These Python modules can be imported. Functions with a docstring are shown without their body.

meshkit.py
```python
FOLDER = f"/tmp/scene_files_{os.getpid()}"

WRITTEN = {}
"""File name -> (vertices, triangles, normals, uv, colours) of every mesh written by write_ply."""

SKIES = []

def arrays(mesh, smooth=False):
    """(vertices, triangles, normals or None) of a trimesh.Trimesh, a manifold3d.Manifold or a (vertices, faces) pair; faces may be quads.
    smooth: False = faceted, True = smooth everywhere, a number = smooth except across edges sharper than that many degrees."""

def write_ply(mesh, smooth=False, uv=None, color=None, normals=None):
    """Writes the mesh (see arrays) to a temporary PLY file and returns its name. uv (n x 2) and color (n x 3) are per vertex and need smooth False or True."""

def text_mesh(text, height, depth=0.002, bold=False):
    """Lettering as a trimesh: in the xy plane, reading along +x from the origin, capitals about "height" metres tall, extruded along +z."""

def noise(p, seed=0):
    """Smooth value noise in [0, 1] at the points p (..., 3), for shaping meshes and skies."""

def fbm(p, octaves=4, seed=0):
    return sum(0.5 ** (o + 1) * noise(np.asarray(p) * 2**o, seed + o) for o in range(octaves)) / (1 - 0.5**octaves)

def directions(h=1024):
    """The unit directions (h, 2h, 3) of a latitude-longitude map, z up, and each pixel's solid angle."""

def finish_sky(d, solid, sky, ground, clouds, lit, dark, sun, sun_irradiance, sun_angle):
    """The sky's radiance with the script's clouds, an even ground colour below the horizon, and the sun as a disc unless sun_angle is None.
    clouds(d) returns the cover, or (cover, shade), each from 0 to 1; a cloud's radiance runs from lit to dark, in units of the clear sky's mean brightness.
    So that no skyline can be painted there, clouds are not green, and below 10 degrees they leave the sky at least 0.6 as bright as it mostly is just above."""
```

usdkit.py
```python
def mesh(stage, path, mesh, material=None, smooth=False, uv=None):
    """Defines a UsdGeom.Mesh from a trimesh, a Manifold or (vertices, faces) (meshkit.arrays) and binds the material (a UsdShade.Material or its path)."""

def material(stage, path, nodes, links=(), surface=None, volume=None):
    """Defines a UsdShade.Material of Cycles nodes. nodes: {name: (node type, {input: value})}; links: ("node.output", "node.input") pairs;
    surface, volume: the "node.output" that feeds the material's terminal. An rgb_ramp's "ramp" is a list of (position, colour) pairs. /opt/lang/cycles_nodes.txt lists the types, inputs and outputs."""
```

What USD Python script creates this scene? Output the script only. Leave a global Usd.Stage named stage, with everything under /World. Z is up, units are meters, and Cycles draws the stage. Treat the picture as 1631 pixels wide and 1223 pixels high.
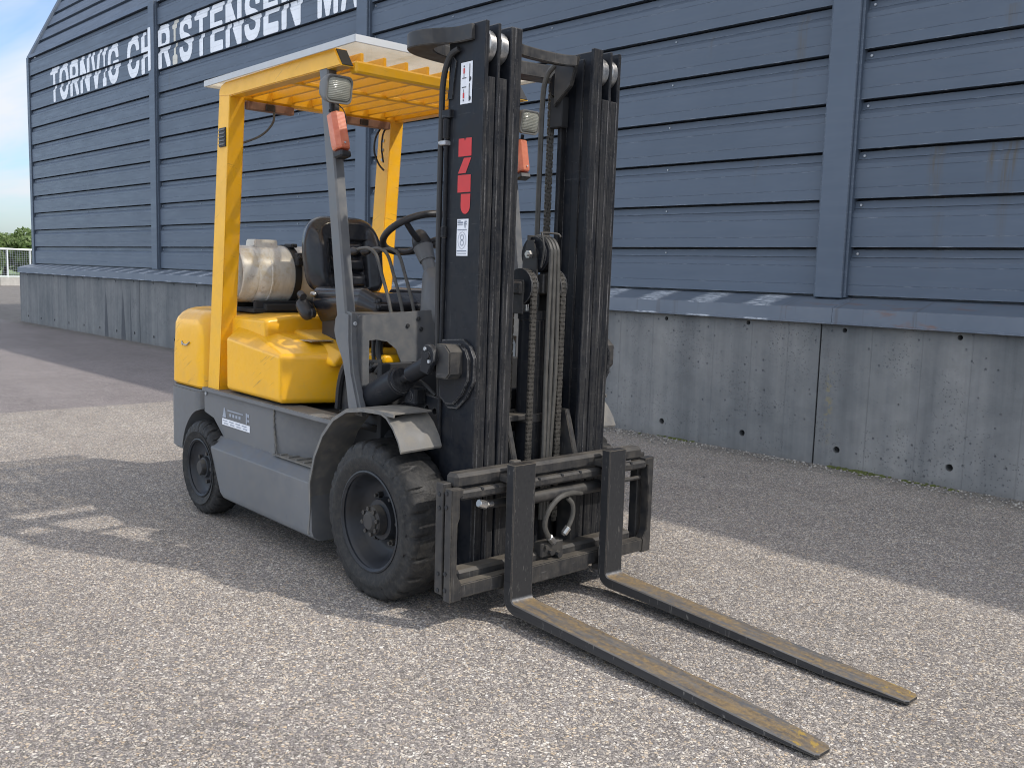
import math, random
import numpy as np, trimesh, usdkit, meshkit
import manifold3d as m3
from manifold3d import Manifold, CrossSection
from shapely.geometry import Polygon, box as sbox, MultiPolygon
from shapely.ops import unary_union
from pxr import Usd, UsdGeom, UsdLux, UsdShade, Gf, Sdf, Vt

PI = math.pi
stage = Usd.Stage.CreateInMemory()
UsdGeom.SetStageUpAxis(stage, "Z")
UsdGeom.Xform.Define(stage, "/World")
rnd = random.Random(7)
nrs = np.random.RandomState(11)

# ------------------------------------------------------------------ camera, sky, sun, exposure
CAM_POS = (2.99244, -2.52111, 1.27765)
CAM_R = [[0.66325, 0.74783, 0.02893], [-0.10713, 0.05657, 0.99263], [-0.74069, 0.66147, -0.11761]]  # right, up, forward
cam = UsdGeom.Camera.Define(stage, "/World/camera")
r_, u_, f_ = [np.array(v) for v in CAM_R]
r_ = r_ / np.linalg.norm(r_); f_ = f_ - r_ * (f_ @ r_); f_ /= np.linalg.norm(f_); u_ = np.cross(r_, f_)
cam.AddTransformOp().Set(Gf.Matrix4d(*[float(x) for x in (*r_, 0, *u_, 0, *(-f_), 0, *CAM_POS, 1)]))
cam.CreateHorizontalApertureAttr(36.0)
cam.CreateFocalLengthAttr(36.0 * 1496.65 / 1631)
cam.CreateFStopAttr(0.0)
cam.CreateExposureAttr(0.64)

SUN_EL, SUN_AZ = math.radians(45.0), math.radians(29.0)     # azimuth from +x towards +y
sd = np.array([math.cos(SUN_EL) * math.cos(SUN_AZ), math.cos(SUN_EL) * math.sin(SUN_AZ), math.sin(SUN_EL)])
SKY_STRENGTH, SUN_INT = 0.15, 0.5
sun = UsdLux.DistantLight.Define(stage, "/World/sun")
sun.CreateIntensityAttr(SUN_INT); sun.CreateAngleAttr(0.8); sun.CreateColorAttr(Gf.Vec3f(1.0, 0.94, 0.86))
sun.CreateNormalizeAttr(True)
z_ = sd; x_ = np.cross([0, 0, 1.0], z_); x_ /= np.linalg.norm(x_); y_ = np.cross(z_, x_)
sun.AddTransformOp().Set(Gf.Matrix4d(*[float(v) for v in (*x_, 0, *y_, 0, *z_, 0, 0, 0, 50, 1)]))


# ------------------------------------------------------------------ material graph helper
class G:
    """A small builder of Cycles node graphs."""

    def __init__(self, name):
        self.name, self.nodes, self.links, self.k = name, {}, [], 0

    def n(self, kind, out, **inp):
        nm = "n%d" % self.k
        self.k += 1
        vals = {}
        for key, v in inp.items():
            if isinstance(v, tuple) and len(v) == 2 and v[0] == "@":
                self.links.append((v[1], nm + "." + key))
            else:
                vals[key] = v
        self.nodes[nm] = (kind, vals)
        return ("@", nm + "." + out)

    def pos(self):
        return self.n("geometry", "position")

    def obj(self):
        return self.n("texture_coordinate", "object")

    def sc(self, vec, s):
        return self.n("mapping", "vector", vector=vec, scale=s)

    def noise(self, vec, scale, detail=3, rough=0.55, dist=0.0):
        return self.n("noise_texture", "fac", vector=vec, scale=scale, detail=detail, roughness=rough, distortion=dist)

    def vor(self, vec, scale, feature="f1", out="distance", rnd_=1.0):
        return self.n("voronoi_texture", out, vector=vec, scale=scale, feature=feature, randomness=rnd_)

    def ramp(self, fac, *stops):
        st = [(p, c if isinstance(c, (tuple, list)) else (c, c, c)) for p, c in stops]
        return self.n("rgb_ramp", "color", fac=fac, ramp=st)

    def rng(self, v, a, b, c=0.0, d=1.0):
        return self.n("map_range", "result", value=v, from_min=a, from_max=b, to_min=c, to_max=d, clamp=True)

    def m(self, op, a, b=0.5, c=0.0):
        return self.n("math", "value", math_type=op, value1=a, value2=b, value3=c)

    def mix(self, fac, a, b, mode="mix"):
        return self.n("mix_color", "result", blend_type=mode, fac=fac, a=a, b=b)

    def bump(self, h, strength=0.3, dist=0.01, normal=None):
        kw = {"normal": normal} if normal else {}
        return self.n("bump", "normal", height=h, strength=strength, distance=dist, **kw)

    def xyz(self, vec):
        v = self.n("separate_xyz", "x", vector=vec)
        b = v[1].split(".")[0]
        return ("@", b + ".x"), ("@", b + ".y"), ("@", b + ".z")

    def edge(self, radius=0.006):
        """1 on sharp edges, 0 on flat faces: where paint wears off first."""
        bv = self.n("bevel", "bevel", samples=6, radius=radius)
        nr = self.n("geometry", "normal")
        d = self.n("vector_math", "value", math_type="dot_product", vector1=bv, vector2=nr)
        return self.rng(self.m("subtract", 1.0, d), 0.02, 0.25)

    def done(self, **pr):
        s = self.n("principled_bsdf", "BSDF", **pr)
        return usdkit.material(stage, "/World/Looks/" + self.name, self.nodes, [(a, b) for a, b in self.links_clean()], surface=s[1])

    def links_clean(self):
        return self.links

    def close(self, surface):
        return usdkit.material(stage, "/World/Looks/" + self.name, self.nodes, self.links, surface=surface[1])


M = {}


def simple(name, col, rough=0.5, metal=0.0, var=0.15, scale=6.0, bump=0.0, bscale=60.0, spec=0.5, coat=0.0):
    g = G(name)
    p = g.obj()
    nz = g.noise(p, scale, 4, 0.6)
    lo, hi = tuple(c * (1 - var) for c in col), tuple(min(1, c * (1 + var)) for c in col)
    c = g.ramp(nz, (0.3, lo), (0.7, hi))
    r = g.rng(nz, 0.3, 0.7, max(0.02, rough - 0.08), min(1, rough + 0.08))
    kw = {}
    if bump:
        kw["normal"] = g.bump(g.noise(p, bscale, 3), bump, 0.004)
    M[name] = g.done(base_color=c, roughness=r, metallic=metal, specular_ior_level=spec, coat_weight=coat, **kw)
    return M[name]


def painted(name, col, rough, dust=(0.30, 0.27, 0.22), dust_amt=0.25, chip=(0.09, 0.08, 0.075), chip_amt=0.5, fade=0.12, coat=0.0, scratch=0.25, edge_r=0.006, spec=0.5, top_dust=0.35, rub=0.0, scuff=0.0):
    """Worn paint: patchy fading, fine scratches, dust that lies on upward faces, chips along the edges."""
    g = G(name)
    p = g.obj()
    n1 = g.noise(p, 3.0, 5, 0.6)
    n2 = g.noise(p, 19.0, 4, 0.65)
    c = g.ramp(n1, (0.25, tuple(x * (1 - fade) for x in col)), (0.75, tuple(min(1, x * (1 + fade)) for x in col)))
    up = g.xyz(g.n("geometry", "normal"))[2]
    dm = g.m("multiply", g.rng(n2, 0.42, 0.72), dust_amt)
    dm = g.m("add", dm, g.m("multiply", g.rng(up, 0.5, 1.0), g.m("multiply", g.rng(n1, 0.3, 0.7), top_dust)))
    c = g.mix(g.m("minimum", dm, 1.0), c, dust)
    # fine scuffs in two directions, broken up by a third noise; running faces rubbed to grey
    brk = g.rng(g.noise(p, 27.0, 3, 0.6), 0.45, 0.62)
    s1 = g.noise(g.sc(p, (10, 10, 120)), 1.0, 3, 0.6, 1.4)
    s2 = g.noise(g.sc(p, (90, 90, 3)), 1.0, 4, 0.65, 1.0)
    sm = g.m("maximum", g.rng(s1, 0.66, 0.72), g.m("multiply", g.rng(s2, 0.60, 0.70), brk))
    sm = g.m("multiply", sm, g.m("multiply", g.rng(n1, 0.40, 0.62), scratch))
    c = g.mix(sm, c, tuple(min(1, x * 0.5 + 0.13) for x in col))
    if scuff:
        q = g.n("vector_rotate", "vector", vector=p, rotate_type="axis", axis=(0.3, 1.0, 0.2), angle=0.5)
        k1 = g.rng(g.noise(g.sc(q, (5, 9, 130)), 1.0, 2, 0.5, 0.5), 0.665, 0.70)
        k2 = g.rng(g.noise(p, 33.0, 5, 0.75), 0.64, 0.70)
        k = g.m("multiply", g.m("maximum", k1, g.m("multiply", k2, 0.7)), g.m("multiply", g.rng(g.noise(p, 4.2, 3), 0.46, 0.58), scuff))
        c = g.mix(k, c, (0.10, 0.07, 0.035))
        low = g.m("multiply", g.rng(g.xyz(g.pos())[2], 0.62, 0.80, 1.0, 0.0), g.rng(n2, 0.4, 0.65))
        c = g.mix(g.m("multiply", low, 0.35 * scuff), c, (0.30, 0.19, 0.07))
    if rub:
        nx = g.xyz(g.n("geometry", "normal"))[0]
        rb = g.m("multiply", g.rng(nx, 0.8, 0.95), g.m("add", g.m("multiply", g.rng(s2, 0.40, 0.66), 0.55), g.m("multiply", g.rng(g.noise(p, 90, 4, 0.75), 0.56, 0.68), 0.6)))
        c = g.mix(g.m("minimum", g.m("multiply", rb, rub), 1.0), c, (0.092, 0.088, 0.082))
    if chip_amt > 0:
        e = g.edge(edge_r)
        n3 = g.m("add", g.m("multiply", g.noise(p, 5.5, 3, 0.6), 0.62), g.m("multiply", g.noise(p, 95.0, 4, 0.75), 0.38))
        em = g.m("multiply", e, g.m("multiply", g.rng(n3, 0.44, 0.62), chip_amt))
        c = g.mix(em, c, chip)
    r = g.m("add", g.rng(n2, 0.3, 0.7, rough - 0.07, rough + 0.1), g.m("multiply", dm, 0.35))
    b = g.bump(g.noise(p, 8.0, 2), 0.06, 0.02)
    M[name] = g.done(base_color=c, roughness=r, specular_ior_level=spec, coat_weight=coat, coat_roughness=0.12, normal=b)
    return M[name]


# ------------------------------------------------------------------ prim helpers
used = {}


def numbered(path):
    if path not in used:
        used[path] = 0
        return path
    used[path] += 1
    return "%s_%03d" % (path, used[path])


def data(prim, label=None, cat=None, group=None, kind=None):
    for k, v in (("label", label), ("category", cat), ("group", group), ("kind", kind)):
        if v:
            prim.SetCustomDataByKey(k, v)
    return prim


def obj(name, mesh, mat, parent="/World", smooth=30, **tags):
    parent = parent if isinstance(parent, str) else str(parent.GetPath())
    p = usdkit.mesh(stage, numbered(parent + "/" + name), mesh, M[mat] if isinstance(mat, str) else mat, smooth=smooth).GetPrim()
    return data(p, **tags)


def thing(name, label, cat, group=None, loc=(0, 0, 0), rotz=0.0):
    x = UsdGeom.Xform.Define(stage, numbered("/World/" + name))
    x.AddTranslateOp().Set(Gf.Vec3d(*map(float, loc)))
    x.AddRotateZOp().Set(float(rotz))
    return data(x.GetPrim(), label, cat, group)


# ------------------------------------------------------------------ mesh helpers
def tm(man):
    m = man.to_mesh()
    return trimesh.Trimesh(m.vert_properties[:, :3], m.tri_verts, process=False)


def cat(*ms):
    return trimesh.util.concatenate([m for m in ms if m is not None])


def hull(pts):
    return trimesh.convex.convex_hull(np.asarray(pts, float))


def rbox(x0, x1, y0, y1, z0, z1, b=0.004):
    """A box with chamfered edges."""
    b = min(b, (x1 - x0) / 2.2, (y1 - y0) / 2.2, (z1 - z0) / 2.2)
    P = []
    for x, sx in ((x0, 1), (x1, -1)):
        for y, sy in ((y0, 1), (y1, -1)):
            for z, sz in ((z0, 1), (z1, -1)):
                P += [(x + sx * b, y + sy * b, z), (x + sx * b, y, z + sz * b), (x, y + sy * b, z + sz * b)]
    return hull(P)


def frame(d, up=(0, 0, 1)):
    d = np.asarray(d, float); d = d / np.linalg.norm(d)
    up = np.asarray(up, float)
    if abs(d @ up) > 0.98:
        up = np.array([1.0, 0, 0])
    s = np.cross(up, d); s /= np.linalg.norm(s)
    return d, s, np.cross(d, s)


def bar(p0, p1, w, h, b=0.003, up=(0, 0, 1)):
    """A chamfered rectangular bar from p0 to p1; w across, h along up."""
    p0, p1 = np.asarray(p0, float), np.asarray(p1, float)
    d, s, u = frame(p1 - p0, up)
    L = np.linalg.norm(p1 - p0)
    m = rbox(0, L, -w / 2, w / 2, -h / 2, h / 2, b)
    T = np.eye(4); T[:3, 0], T[:3, 1], T[:3, 2], T[:3, 3] = d, s, u, p0
    m.apply_transform(T)
    return m


def cyl(p0, p1, r, r1=None, n=24, ch=0.0):
    """A cylinder or cone with an optional chamfer at both ends."""
    p0, p1 = np.asarray(p0, float), np.asarray(p1, float)
    r1 = r if r1 is None else r1
    L = np.linalg.norm(p1 - p0)
    prof = [(0, r - ch), (ch, r), (L - ch, r1), (L, r1 - ch)] if ch else [(0, r), (L, r1)]
    return lathe(prof, p0, p1 - p0, n)


def lathe(prof, origin, axis, n=32, closed=False, cap0=True):
    """prof: (distance along axis, radius) pairs, revolved about the axis; ends capped when radius > 0."""
    d, s, u = frame(axis)
    a = np.arange(n) * 2 * PI / n
    V, F = [], []
    for t, r in prof:
        V.append(np.asarray(origin)[None] + d[None] * t + r * (np.cos(a)[:, None] * s + np.sin(a)[:, None] * u))
    m = len(prof)
    for i in range(m if closed else m - 1):
        k = (i + 1) % m
        for j in range(n):
            q = (j + 1) % n
            F += [(i * n + j, i * n + q, k * n + q), (i * n + j, k * n + q, k * n + j)]
    V = np.vstack(V)
    if not closed:
        c0, c1 = len(V), len(V) + 1
        V = np.vstack([V, np.asarray(origin) + d * prof[0][0], np.asarray(origin) + d * prof[-1][0]])
        for j in range(n):
            q = (j + 1) % n
            F += ([(c0, q, j)] if cap0 else []) + [(c1, (m - 1) * n + j, (m - 1) * n + q)]
    t = trimesh.Trimesh(V, F, process=False)
    t.fix_normals() if False else None
    return orient(t)


def orient(t):
    if t.volume < 0:
        t.invert()
    return t


def spline(P, n=8):
    P = np.asarray(P, float)
    if len(P) < 3:
        return P
    Q = np.vstack([2 * P[0] - P[1], P, 2 * P[-1] - P[-2]])
    out = []
    for i in range(1, len(Q) - 2):
        for t in np.arange(n) / n:
            a, b, c, d = Q[i - 1], Q[i], Q[i + 1], Q[i + 2]
            out.append(0.5 * (2 * b + (c - a) * t + (2 * a - 5 * b + 4 * c - d) * t * t + (3 * b - a - 3 * c + d) * t ** 3))
    out.append(P[-1])
    return np.array(out)


def tube(P, r, n=10, smooth=8, closed=False):
    P = spline(P, smooth) if smooth else np.asarray(P, float)
    if closed:
        T = np.roll(P, -1, 0) - np.roll(P, 1, 0)
    else:
        T = np.gradient(P, axis=0)
    T /= np.linalg.norm(T, axis=1, keepdims=True) + 1e-12
    d, s, u = frame(T[0])
    V = []
    a = np.arange(n) * 2 * PI / n
    for i in range(len(P)):
        s = s - T[i] * (s @ T[i]); s /= np.linalg.norm(s); u = np.cross(T[i], s)
        V.append(P[i] + r * (np.cos(a)[:, None] * s + np.sin(a)[:, None] * u))
    m = len(P)
    F = []
    for i in range(m if closed else m - 1):
        k = (i + 1) % m
        for j in range(n):
            q = (j + 1) % n
            F += [(i * n + j, i * n + q, k * n + q), (i * n + j, k * n + q, k * n + j)]
    V = np.vstack(V)
    if not closed:
        V = np.vstack([V, P[0], P[-1]])
        for j in range(n):
            q = (j + 1) % n
            F += [(len(V) - 2, q, j), (len(V) - 1, (m - 1) * n + j, (m - 1) * n + q)]
    return orient(trimesh.Trimesh(V, F, process=False))


def prism(poly, axis, a0, a1, ch=0.0):
    """Polygon extruded along an axis: axis 'y' takes (x, z) points, 'x' takes (y, z), 'z' takes (x, y). ch chamfers the rim of both ends."""
    pg = poly if hasattr(poly, "exterior") else Polygon(poly)
    if a1 < a0:
        a0, a1 = a1, a0
    if ch:
        inner = pg.buffer(-ch, join_style=2)
        parts = []
        def loops(q):
            return [np.array(q.exterior.coords)[:-1]] + [np.array(i.coords)[:-1] for i in q.interiors]
        cs = lambda q: CrossSection([l for l in loops(q)], m3.FillRule.EvenOdd)
        body = cs(pg).extrude(a1 - a0 - 2 * ch).translate((0, 0, a0 + ch))
        e = 1e-4
        cap = cs(inner).extrude(a1 - a0).translate((0, 0, a0))
        m = tm(body + cap)
    else:
        m = trimesh.creation.extrude_polygon(pg, a1 - a0, engine="earcut")
        m.apply_translation((0, 0, a0))
    v = m.vertices.copy()
    if axis == "y":
        m = trimesh.Trimesh(np.stack([v[:, 0], v[:, 2], v[:, 1]], 1), m.faces, process=False)
    elif axis == "x":
        m = trimesh.Trimesh(np.stack([v[:, 2], v[:, 0], v[:, 1]], 1), m.faces, process=False)
    return orient(m)


def loft(rings, cap=True):
    """rings: list of (n, 3) loops with equal counts."""
    R = np.asarray(rings, float)
    m, n = R.shape[:2]
    V = R.reshape(-1, 3)
    F = []
    for i in range(m - 1):
        for j in range(n):
            q = (j + 1) % n
            F += [(i * n + j, i * n + q, (i + 1) * n + q), (i * n + j, (i + 1) * n + q, (i + 1) * n + j)]
    if cap:
        V = np.vstack([V, R[0].mean(0), R[-1].mean(0)])
        for j in range(n):
            q = (j + 1) % n
            F += [(len(V) - 2, q, j), (len(V) - 1, (m - 1) * n + j, (m - 1) * n + q)]
    return orient(trimesh.Trimesh(V, F, process=False))


def rrect(cx, cy, hx, hy, R, n=6):
    P = []
    R = min(R, hx, hy)
    for sx, sy, a0 in ((1, 1, 0), (-1, 1, 90), (-1, -1, 180), (1, -1, 270)):
        for a in np.radians(a0 + np.linspace(0, 90, n)):
            P.append((cx + sx * (hx - R) + R * math.cos(a), cy + sy * (hy - R) + R * math.sin(a)))
    return np.array(P)


def balls(pts, seg=16):
    """Convex hull of spheres (x, y, z, r): a rounded solid."""
    ms = [Manifold.sphere(r, seg).translate((x, y, z)) for x, y, z, r in pts]
    return tm(Manifold.batch_hull(ms))


def mir(m):
    """Mirror in y."""
    t = trimesh.Trimesh(m.vertices * [1, -1, 1], m.faces[:, ::-1], process=False)
    return t


def to_man(t):
    t = trimesh.Trimesh(t.vertices, t.faces, process=True)
    return Manifold(m3.Mesh(np.asarray(t.vertices, np.float32), np.asarray(t.faces, np.uint32)))


# ================================================================== MATERIALS
# ---- sky with soft clouds
def build_sky():
    g = G("sky_look")
    sky = g.n("sky_texture", "color", sky_type="single_scattering", sun_disc=False, sun_elevation=SUN_EL, sun_rotation=math.atan2(sd[0], sd[1]), altitude=20.0, air_density=1.0, aerosol_density=1.3, ozone_density=1.2)
    dirn = g.n("texture_coordinate", "generated")
    v = g.n("vector_math", "vector", math_type="normalize", vector1=dirn)
    x, y, z = g.xyz(v)
    zz = g.m("maximum", z, 0.03)
    px = g.m("divide", x, g.m("add", zz, 0.18)); py = g.m("divide", y, g.m("add", zz, 0.18))
    pv = g.n("combine_xyz", "vector", x=px, y=py, z=0.0)
    n1 = g.noise(g.sc(pv, (0.9, 1.7, 1)), 1.15, 6, 0.55, 0.5)
    n2 = g.noise(pv, 0.35, 3, 0.5)
    cov = g.rng(g.m("add", g.m("multiply", n1, 0.7), g.m("multiply", n2, 0.3)), 0.40, 0.62, 0.08, 0.92)
    hz = g.rng(z, 0.0, 0.14, 0.22, 0.0)
    skyd = g.mix(1.0, sky, g.ramp(z, (0.0, (0.58, 0.68, 0.80)), (0.35, (0.66, 0.78, 0.92)), (0.75, (1.0, 1.0, 1.0))), "multiply")
    cov = g.m("maximum", g.m("multiply", cov, g.rng(z, 0.0, 0.06)), hz)
    col = g.mix(cov, skyd, g.ramp(z, (0.0, (3.5, 3.65, 3.9)), (0.25, (4.2, 4.25, 4.4)), (0.6, (6.3, 6.2, 6.1))))
    s = g.n("background_shader", "background", color=col, strength=SKY_STRENGTH)
    return g.close(s)


M["sky"] = build_sky()
dome = UsdLux.DomeLight.Define(stage, "/World/sky")
dome.CreateIntensityAttr(1.0)
UsdShade.MaterialBindingAPI.Apply(dome.GetPrim()).Bind(M["sky"])
data(dome.GetPrim(), "pale blue sky with thin bright cloud", "sky", kind="structure")


# ---- exposed-aggregate asphalt
def aggregate(name, chips, binder, chip_scale, mortar, tint_amt, light):
    g = G(name)
    p = g.pos()
    p2 = g.sc(p, (1, 1, 0.0))
    wob = g.n("noise_texture", "color", vector=p2, scale=60.0, detail=1)
    pv = g.n("vector_math", "vector", math_type="multiply_add", vector1=wob, vector2=(0.008, 0.008, 0), vector3=p2)
    d = g.vor(pv, chip_scale, "distance_to_edge")
    cc = g.vor(pv, chip_scale, "f1", "color")
    rr, gg, bb = g.n("separate_color", "r", color=cc), None, None
    b = rr[1].split(".")[0]
    gg, bb = ("@", b + ".g"), ("@", b + ".b")
    chip = g.ramp(rr, *chips)
    chip = g.mix(0.5, chip, g.ramp(gg, (0.0, (0.5, 0.47, 0.45)), (1.0, (1.0, 0.97, 0.93))), "multiply")
    # fine second layer of small grains between the big chips
    cc2 = g.n("separate_color", "r", color=g.vor(p2, chip_scale * 2.7, "f1", "color"))
    fine = g.ramp(cc2, (0.0, tuple(x * 0.5 for x in binder)), (0.55, binder), (0.8, tuple(x * 1.7 for x in binder)), (1.0, tuple(x * 2.9 for x in binder)))
    present = g.m("multiply", g.rng(d, mortar * 0.5, mortar * 1.6), g.rng(bb, 0.2, 0.3))
    c = g.mix(present, fine, chip)
    big = g.noise(p2, 0.55, 5, 0.6)
    mid = g.noise(p2, 5.0, 4, 0.6)
    c = g.mix(1.0, c, g.ramp(big, (0.3, 1 - tint_amt), (0.7, 1.0)), "multiply")
    c = g.mix(1.0, c, g.ramp(mid, (0.3, 1 - tint_amt * 0.7), (0.7, 1.0)), "multiply")
    st_ = g.noise(g.sc(p2, (1.0, 1.6, 1)), 1.9, 5, 0.7, 0.8)
    c = g.mix(g.m("multiply", g.rng(st_, 0.58, 0.72), 0.28), c, tuple(x * 0.55 for x in binder))
    # scattered dark oil spots
    sp = g.vor(p2, 0.8, "f1")
    spm = g.m("multiply", g.rng(g.m("add", sp, g.m("multiply", mid, 0.05)), 0.02, 0.06, 1.0, 0.0), 0.5)
    c = g.mix(spm, c, (0.05, 0.047, 0.045))
    # paler and darker wheel-worn bands, hairline cracks
    band = g.noise(g.sc(p2, (0.10, 0.9, 1)), 1.0, 4, 0.6, 0.4)
    c = g.mix(0.8, c, g.ramp(band, (0.3, (0.84, 0.835, 0.83)), (0.55, (1.0, 1.0, 1.0)), (0.75, (1.08, 1.075, 1.06))), "multiply")
    cw_ = g.n("vector_math", "vector", math_type="multiply_add", vector1=g.n("noise_texture", "color", vector=p2, scale=3.5, detail=4), vector2=(0.35, 0.35, 0), vector3=p2)
    ck = g.m("multiply", g.rng(g.vor(cw_, 0.42, "distance_to_edge"), 0.0, 0.006, 1.0, 0.0), g.rng(g.noise(p2, 0.45, 2), 0.56, 0.64))
    c = g.mix(g.m("multiply", ck, 0.35), c, (0.06, 0.055, 0.05))
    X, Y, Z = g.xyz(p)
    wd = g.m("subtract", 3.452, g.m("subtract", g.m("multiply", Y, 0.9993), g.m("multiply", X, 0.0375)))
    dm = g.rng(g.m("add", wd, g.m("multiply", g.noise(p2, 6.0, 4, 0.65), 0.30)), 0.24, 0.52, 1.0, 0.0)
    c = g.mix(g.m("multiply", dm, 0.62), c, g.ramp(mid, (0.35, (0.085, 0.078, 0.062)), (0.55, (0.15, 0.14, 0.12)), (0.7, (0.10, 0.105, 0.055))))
    h = g.m("add", g.m("multiply", g.rng(d, 0.0, mortar * 2.2), g.m("add", g.m("multiply", rr, 0.6), 0.5)), g.m("multiply", cc2, 0.35))
    nm = g.bump(h, 0.5, 0.004)
    M[name] = g.done(base_color=c, roughness=g.rng(rr, 0.0, 1.0, 0.6, 0.9), specular_ior_level=0.35, normal=nm)


aggregate("pavement_look", [(0.0, (0.20, 0.19, 0.195)), (0.2, (0.36, 0.34, 0.33)), (0.42, (0.62, 0.565, 0.495)), (0.60, (0.84, 0.755, 0.63)), (0.78, (0.70, 0.55, 0.38)), (0.83, (0.90, 0.84, 0.74)), (1.0, (0.93, 0.90, 0.84))], (0.225, 0.202, 0.182), 110.0, 0.10, 0.18, 1.0)
aggregate("asphalt_look", [(0.0, (0.15, 0.138, 0.14)), (0.3, (0.27, 0.243, 0.243)), (0.6, (0.40, 0.36, 0.345)), (0.85, (0.52, 0.47, 0.445)), (1.0, (0.70, 0.66, 0.62))], (0.20, 0.178, 0.174), 95.0, 0.12, 0.2, 0.8)


# ---- building
def cladding():
    g = G("cladding_look")
    p = g.obj()
    n1 = g.noise(p, 0.9, 5, 0.6)
    n2 = g.noise(g.sc(p, (1.2, 1, 14)), 1.5, 4, 0.6)
    c = g.ramp(n1, (0.3, (0.070, 0.094, 0.129)), (0.7, (0.086, 0.112, 0.150)))
    c = g.mix(g.m("multiply", g.rng(n2, 0.45, 0.75), 0.2), c, (0.13, 0.16, 0.20))
    rd = g.n("object_info", "random")
    c = g.mix(0.5, c, g.ramp(rd, (0, (0.9, 0.9, 0.9)), (1, (1.06, 1.06, 1.06))), "multiply")
    # rust-brown run-down streaks below a few leaking seams
    x, y, z = g.xyz(p)
    tot = None
    for u0, wd, h0, h1, amt in ((0.26, 0.06, 1.72, 2.19, .8), (0.60, 0.03, 1.8, 2.19, 1), (0.69, 0.045, 1.45, 2.19, .8), (0.74, 0.02, 1.8, 2.19, .9), (0.30, 0.05, 1.3, 1.75, .35), (-0.77, 0.05, 2.7, 3.17, .75), (-0.80, 0.03, 2.35, 2.8, .3), (0.34, 0.02, 3.0, 3.5, .6), (0.66, 0.05, 2.75, 3.0, .6), (-1.55, 0.02, 2.95, 3.15, .4), (-11.35, 0.05, 3.4, 4.2, .35), (-1.1, 0.03, 1.95, 2.17, .3), (-9.9, .06, 3.6, 3.9, .3)):
        a = g.rng(g.m("absolute", g.m("subtract", g.m("add", x, g.m("multiply", g.noise(g.sc(p, (0, 0, 1)), 9.0, 2), 0.02)), u0 + 0.01)), wd * 0.3, wd, 1.0, 0.0)
        b = g.m("multiply", g.rng(z, h0, h0 + (h1 - h0) * 0.7), g.rng(z, h1, h1 + 0.01, 1.0, 0.0))
        t = g.m("multiply", g.m("multiply", a, b), amt)
        tot = t if tot is None else g.m("maximum", tot, t)
    tot = g.m("multiply", tot, g.rng(g.noise(g.sc(p, (70, 1, 4)), 1.0, 3), 0.35, 0.6))
    c = g.mix(g.m("multiply", tot, 0.75), c, (0.085, 0.07, 0.045))
    # chalky bright wear along the projecting upper bend
    e = g.edge(0.012)
    wr = g.m("multiply", e, g.m("multiply", g.rng(g.noise(g.sc(p, (9, 1, 60)), 1.0, 4, 0.7), 0.50, 0.64), 0.6))
    c = g.mix(wr, c, (0.55, 0.6, 0.66))
    nm = g.bump(g.noise(g.sc(p, (0.5, 1, 2.2)), 1.0, 2), 0.25, 0.05)
    M["cladding"] = g.done(base_color=c, roughness=g.rng(n2, 0.3, 0.7, 0.36, 0.55), specular_ior_level=0.45, normal=nm)


cladding()


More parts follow.
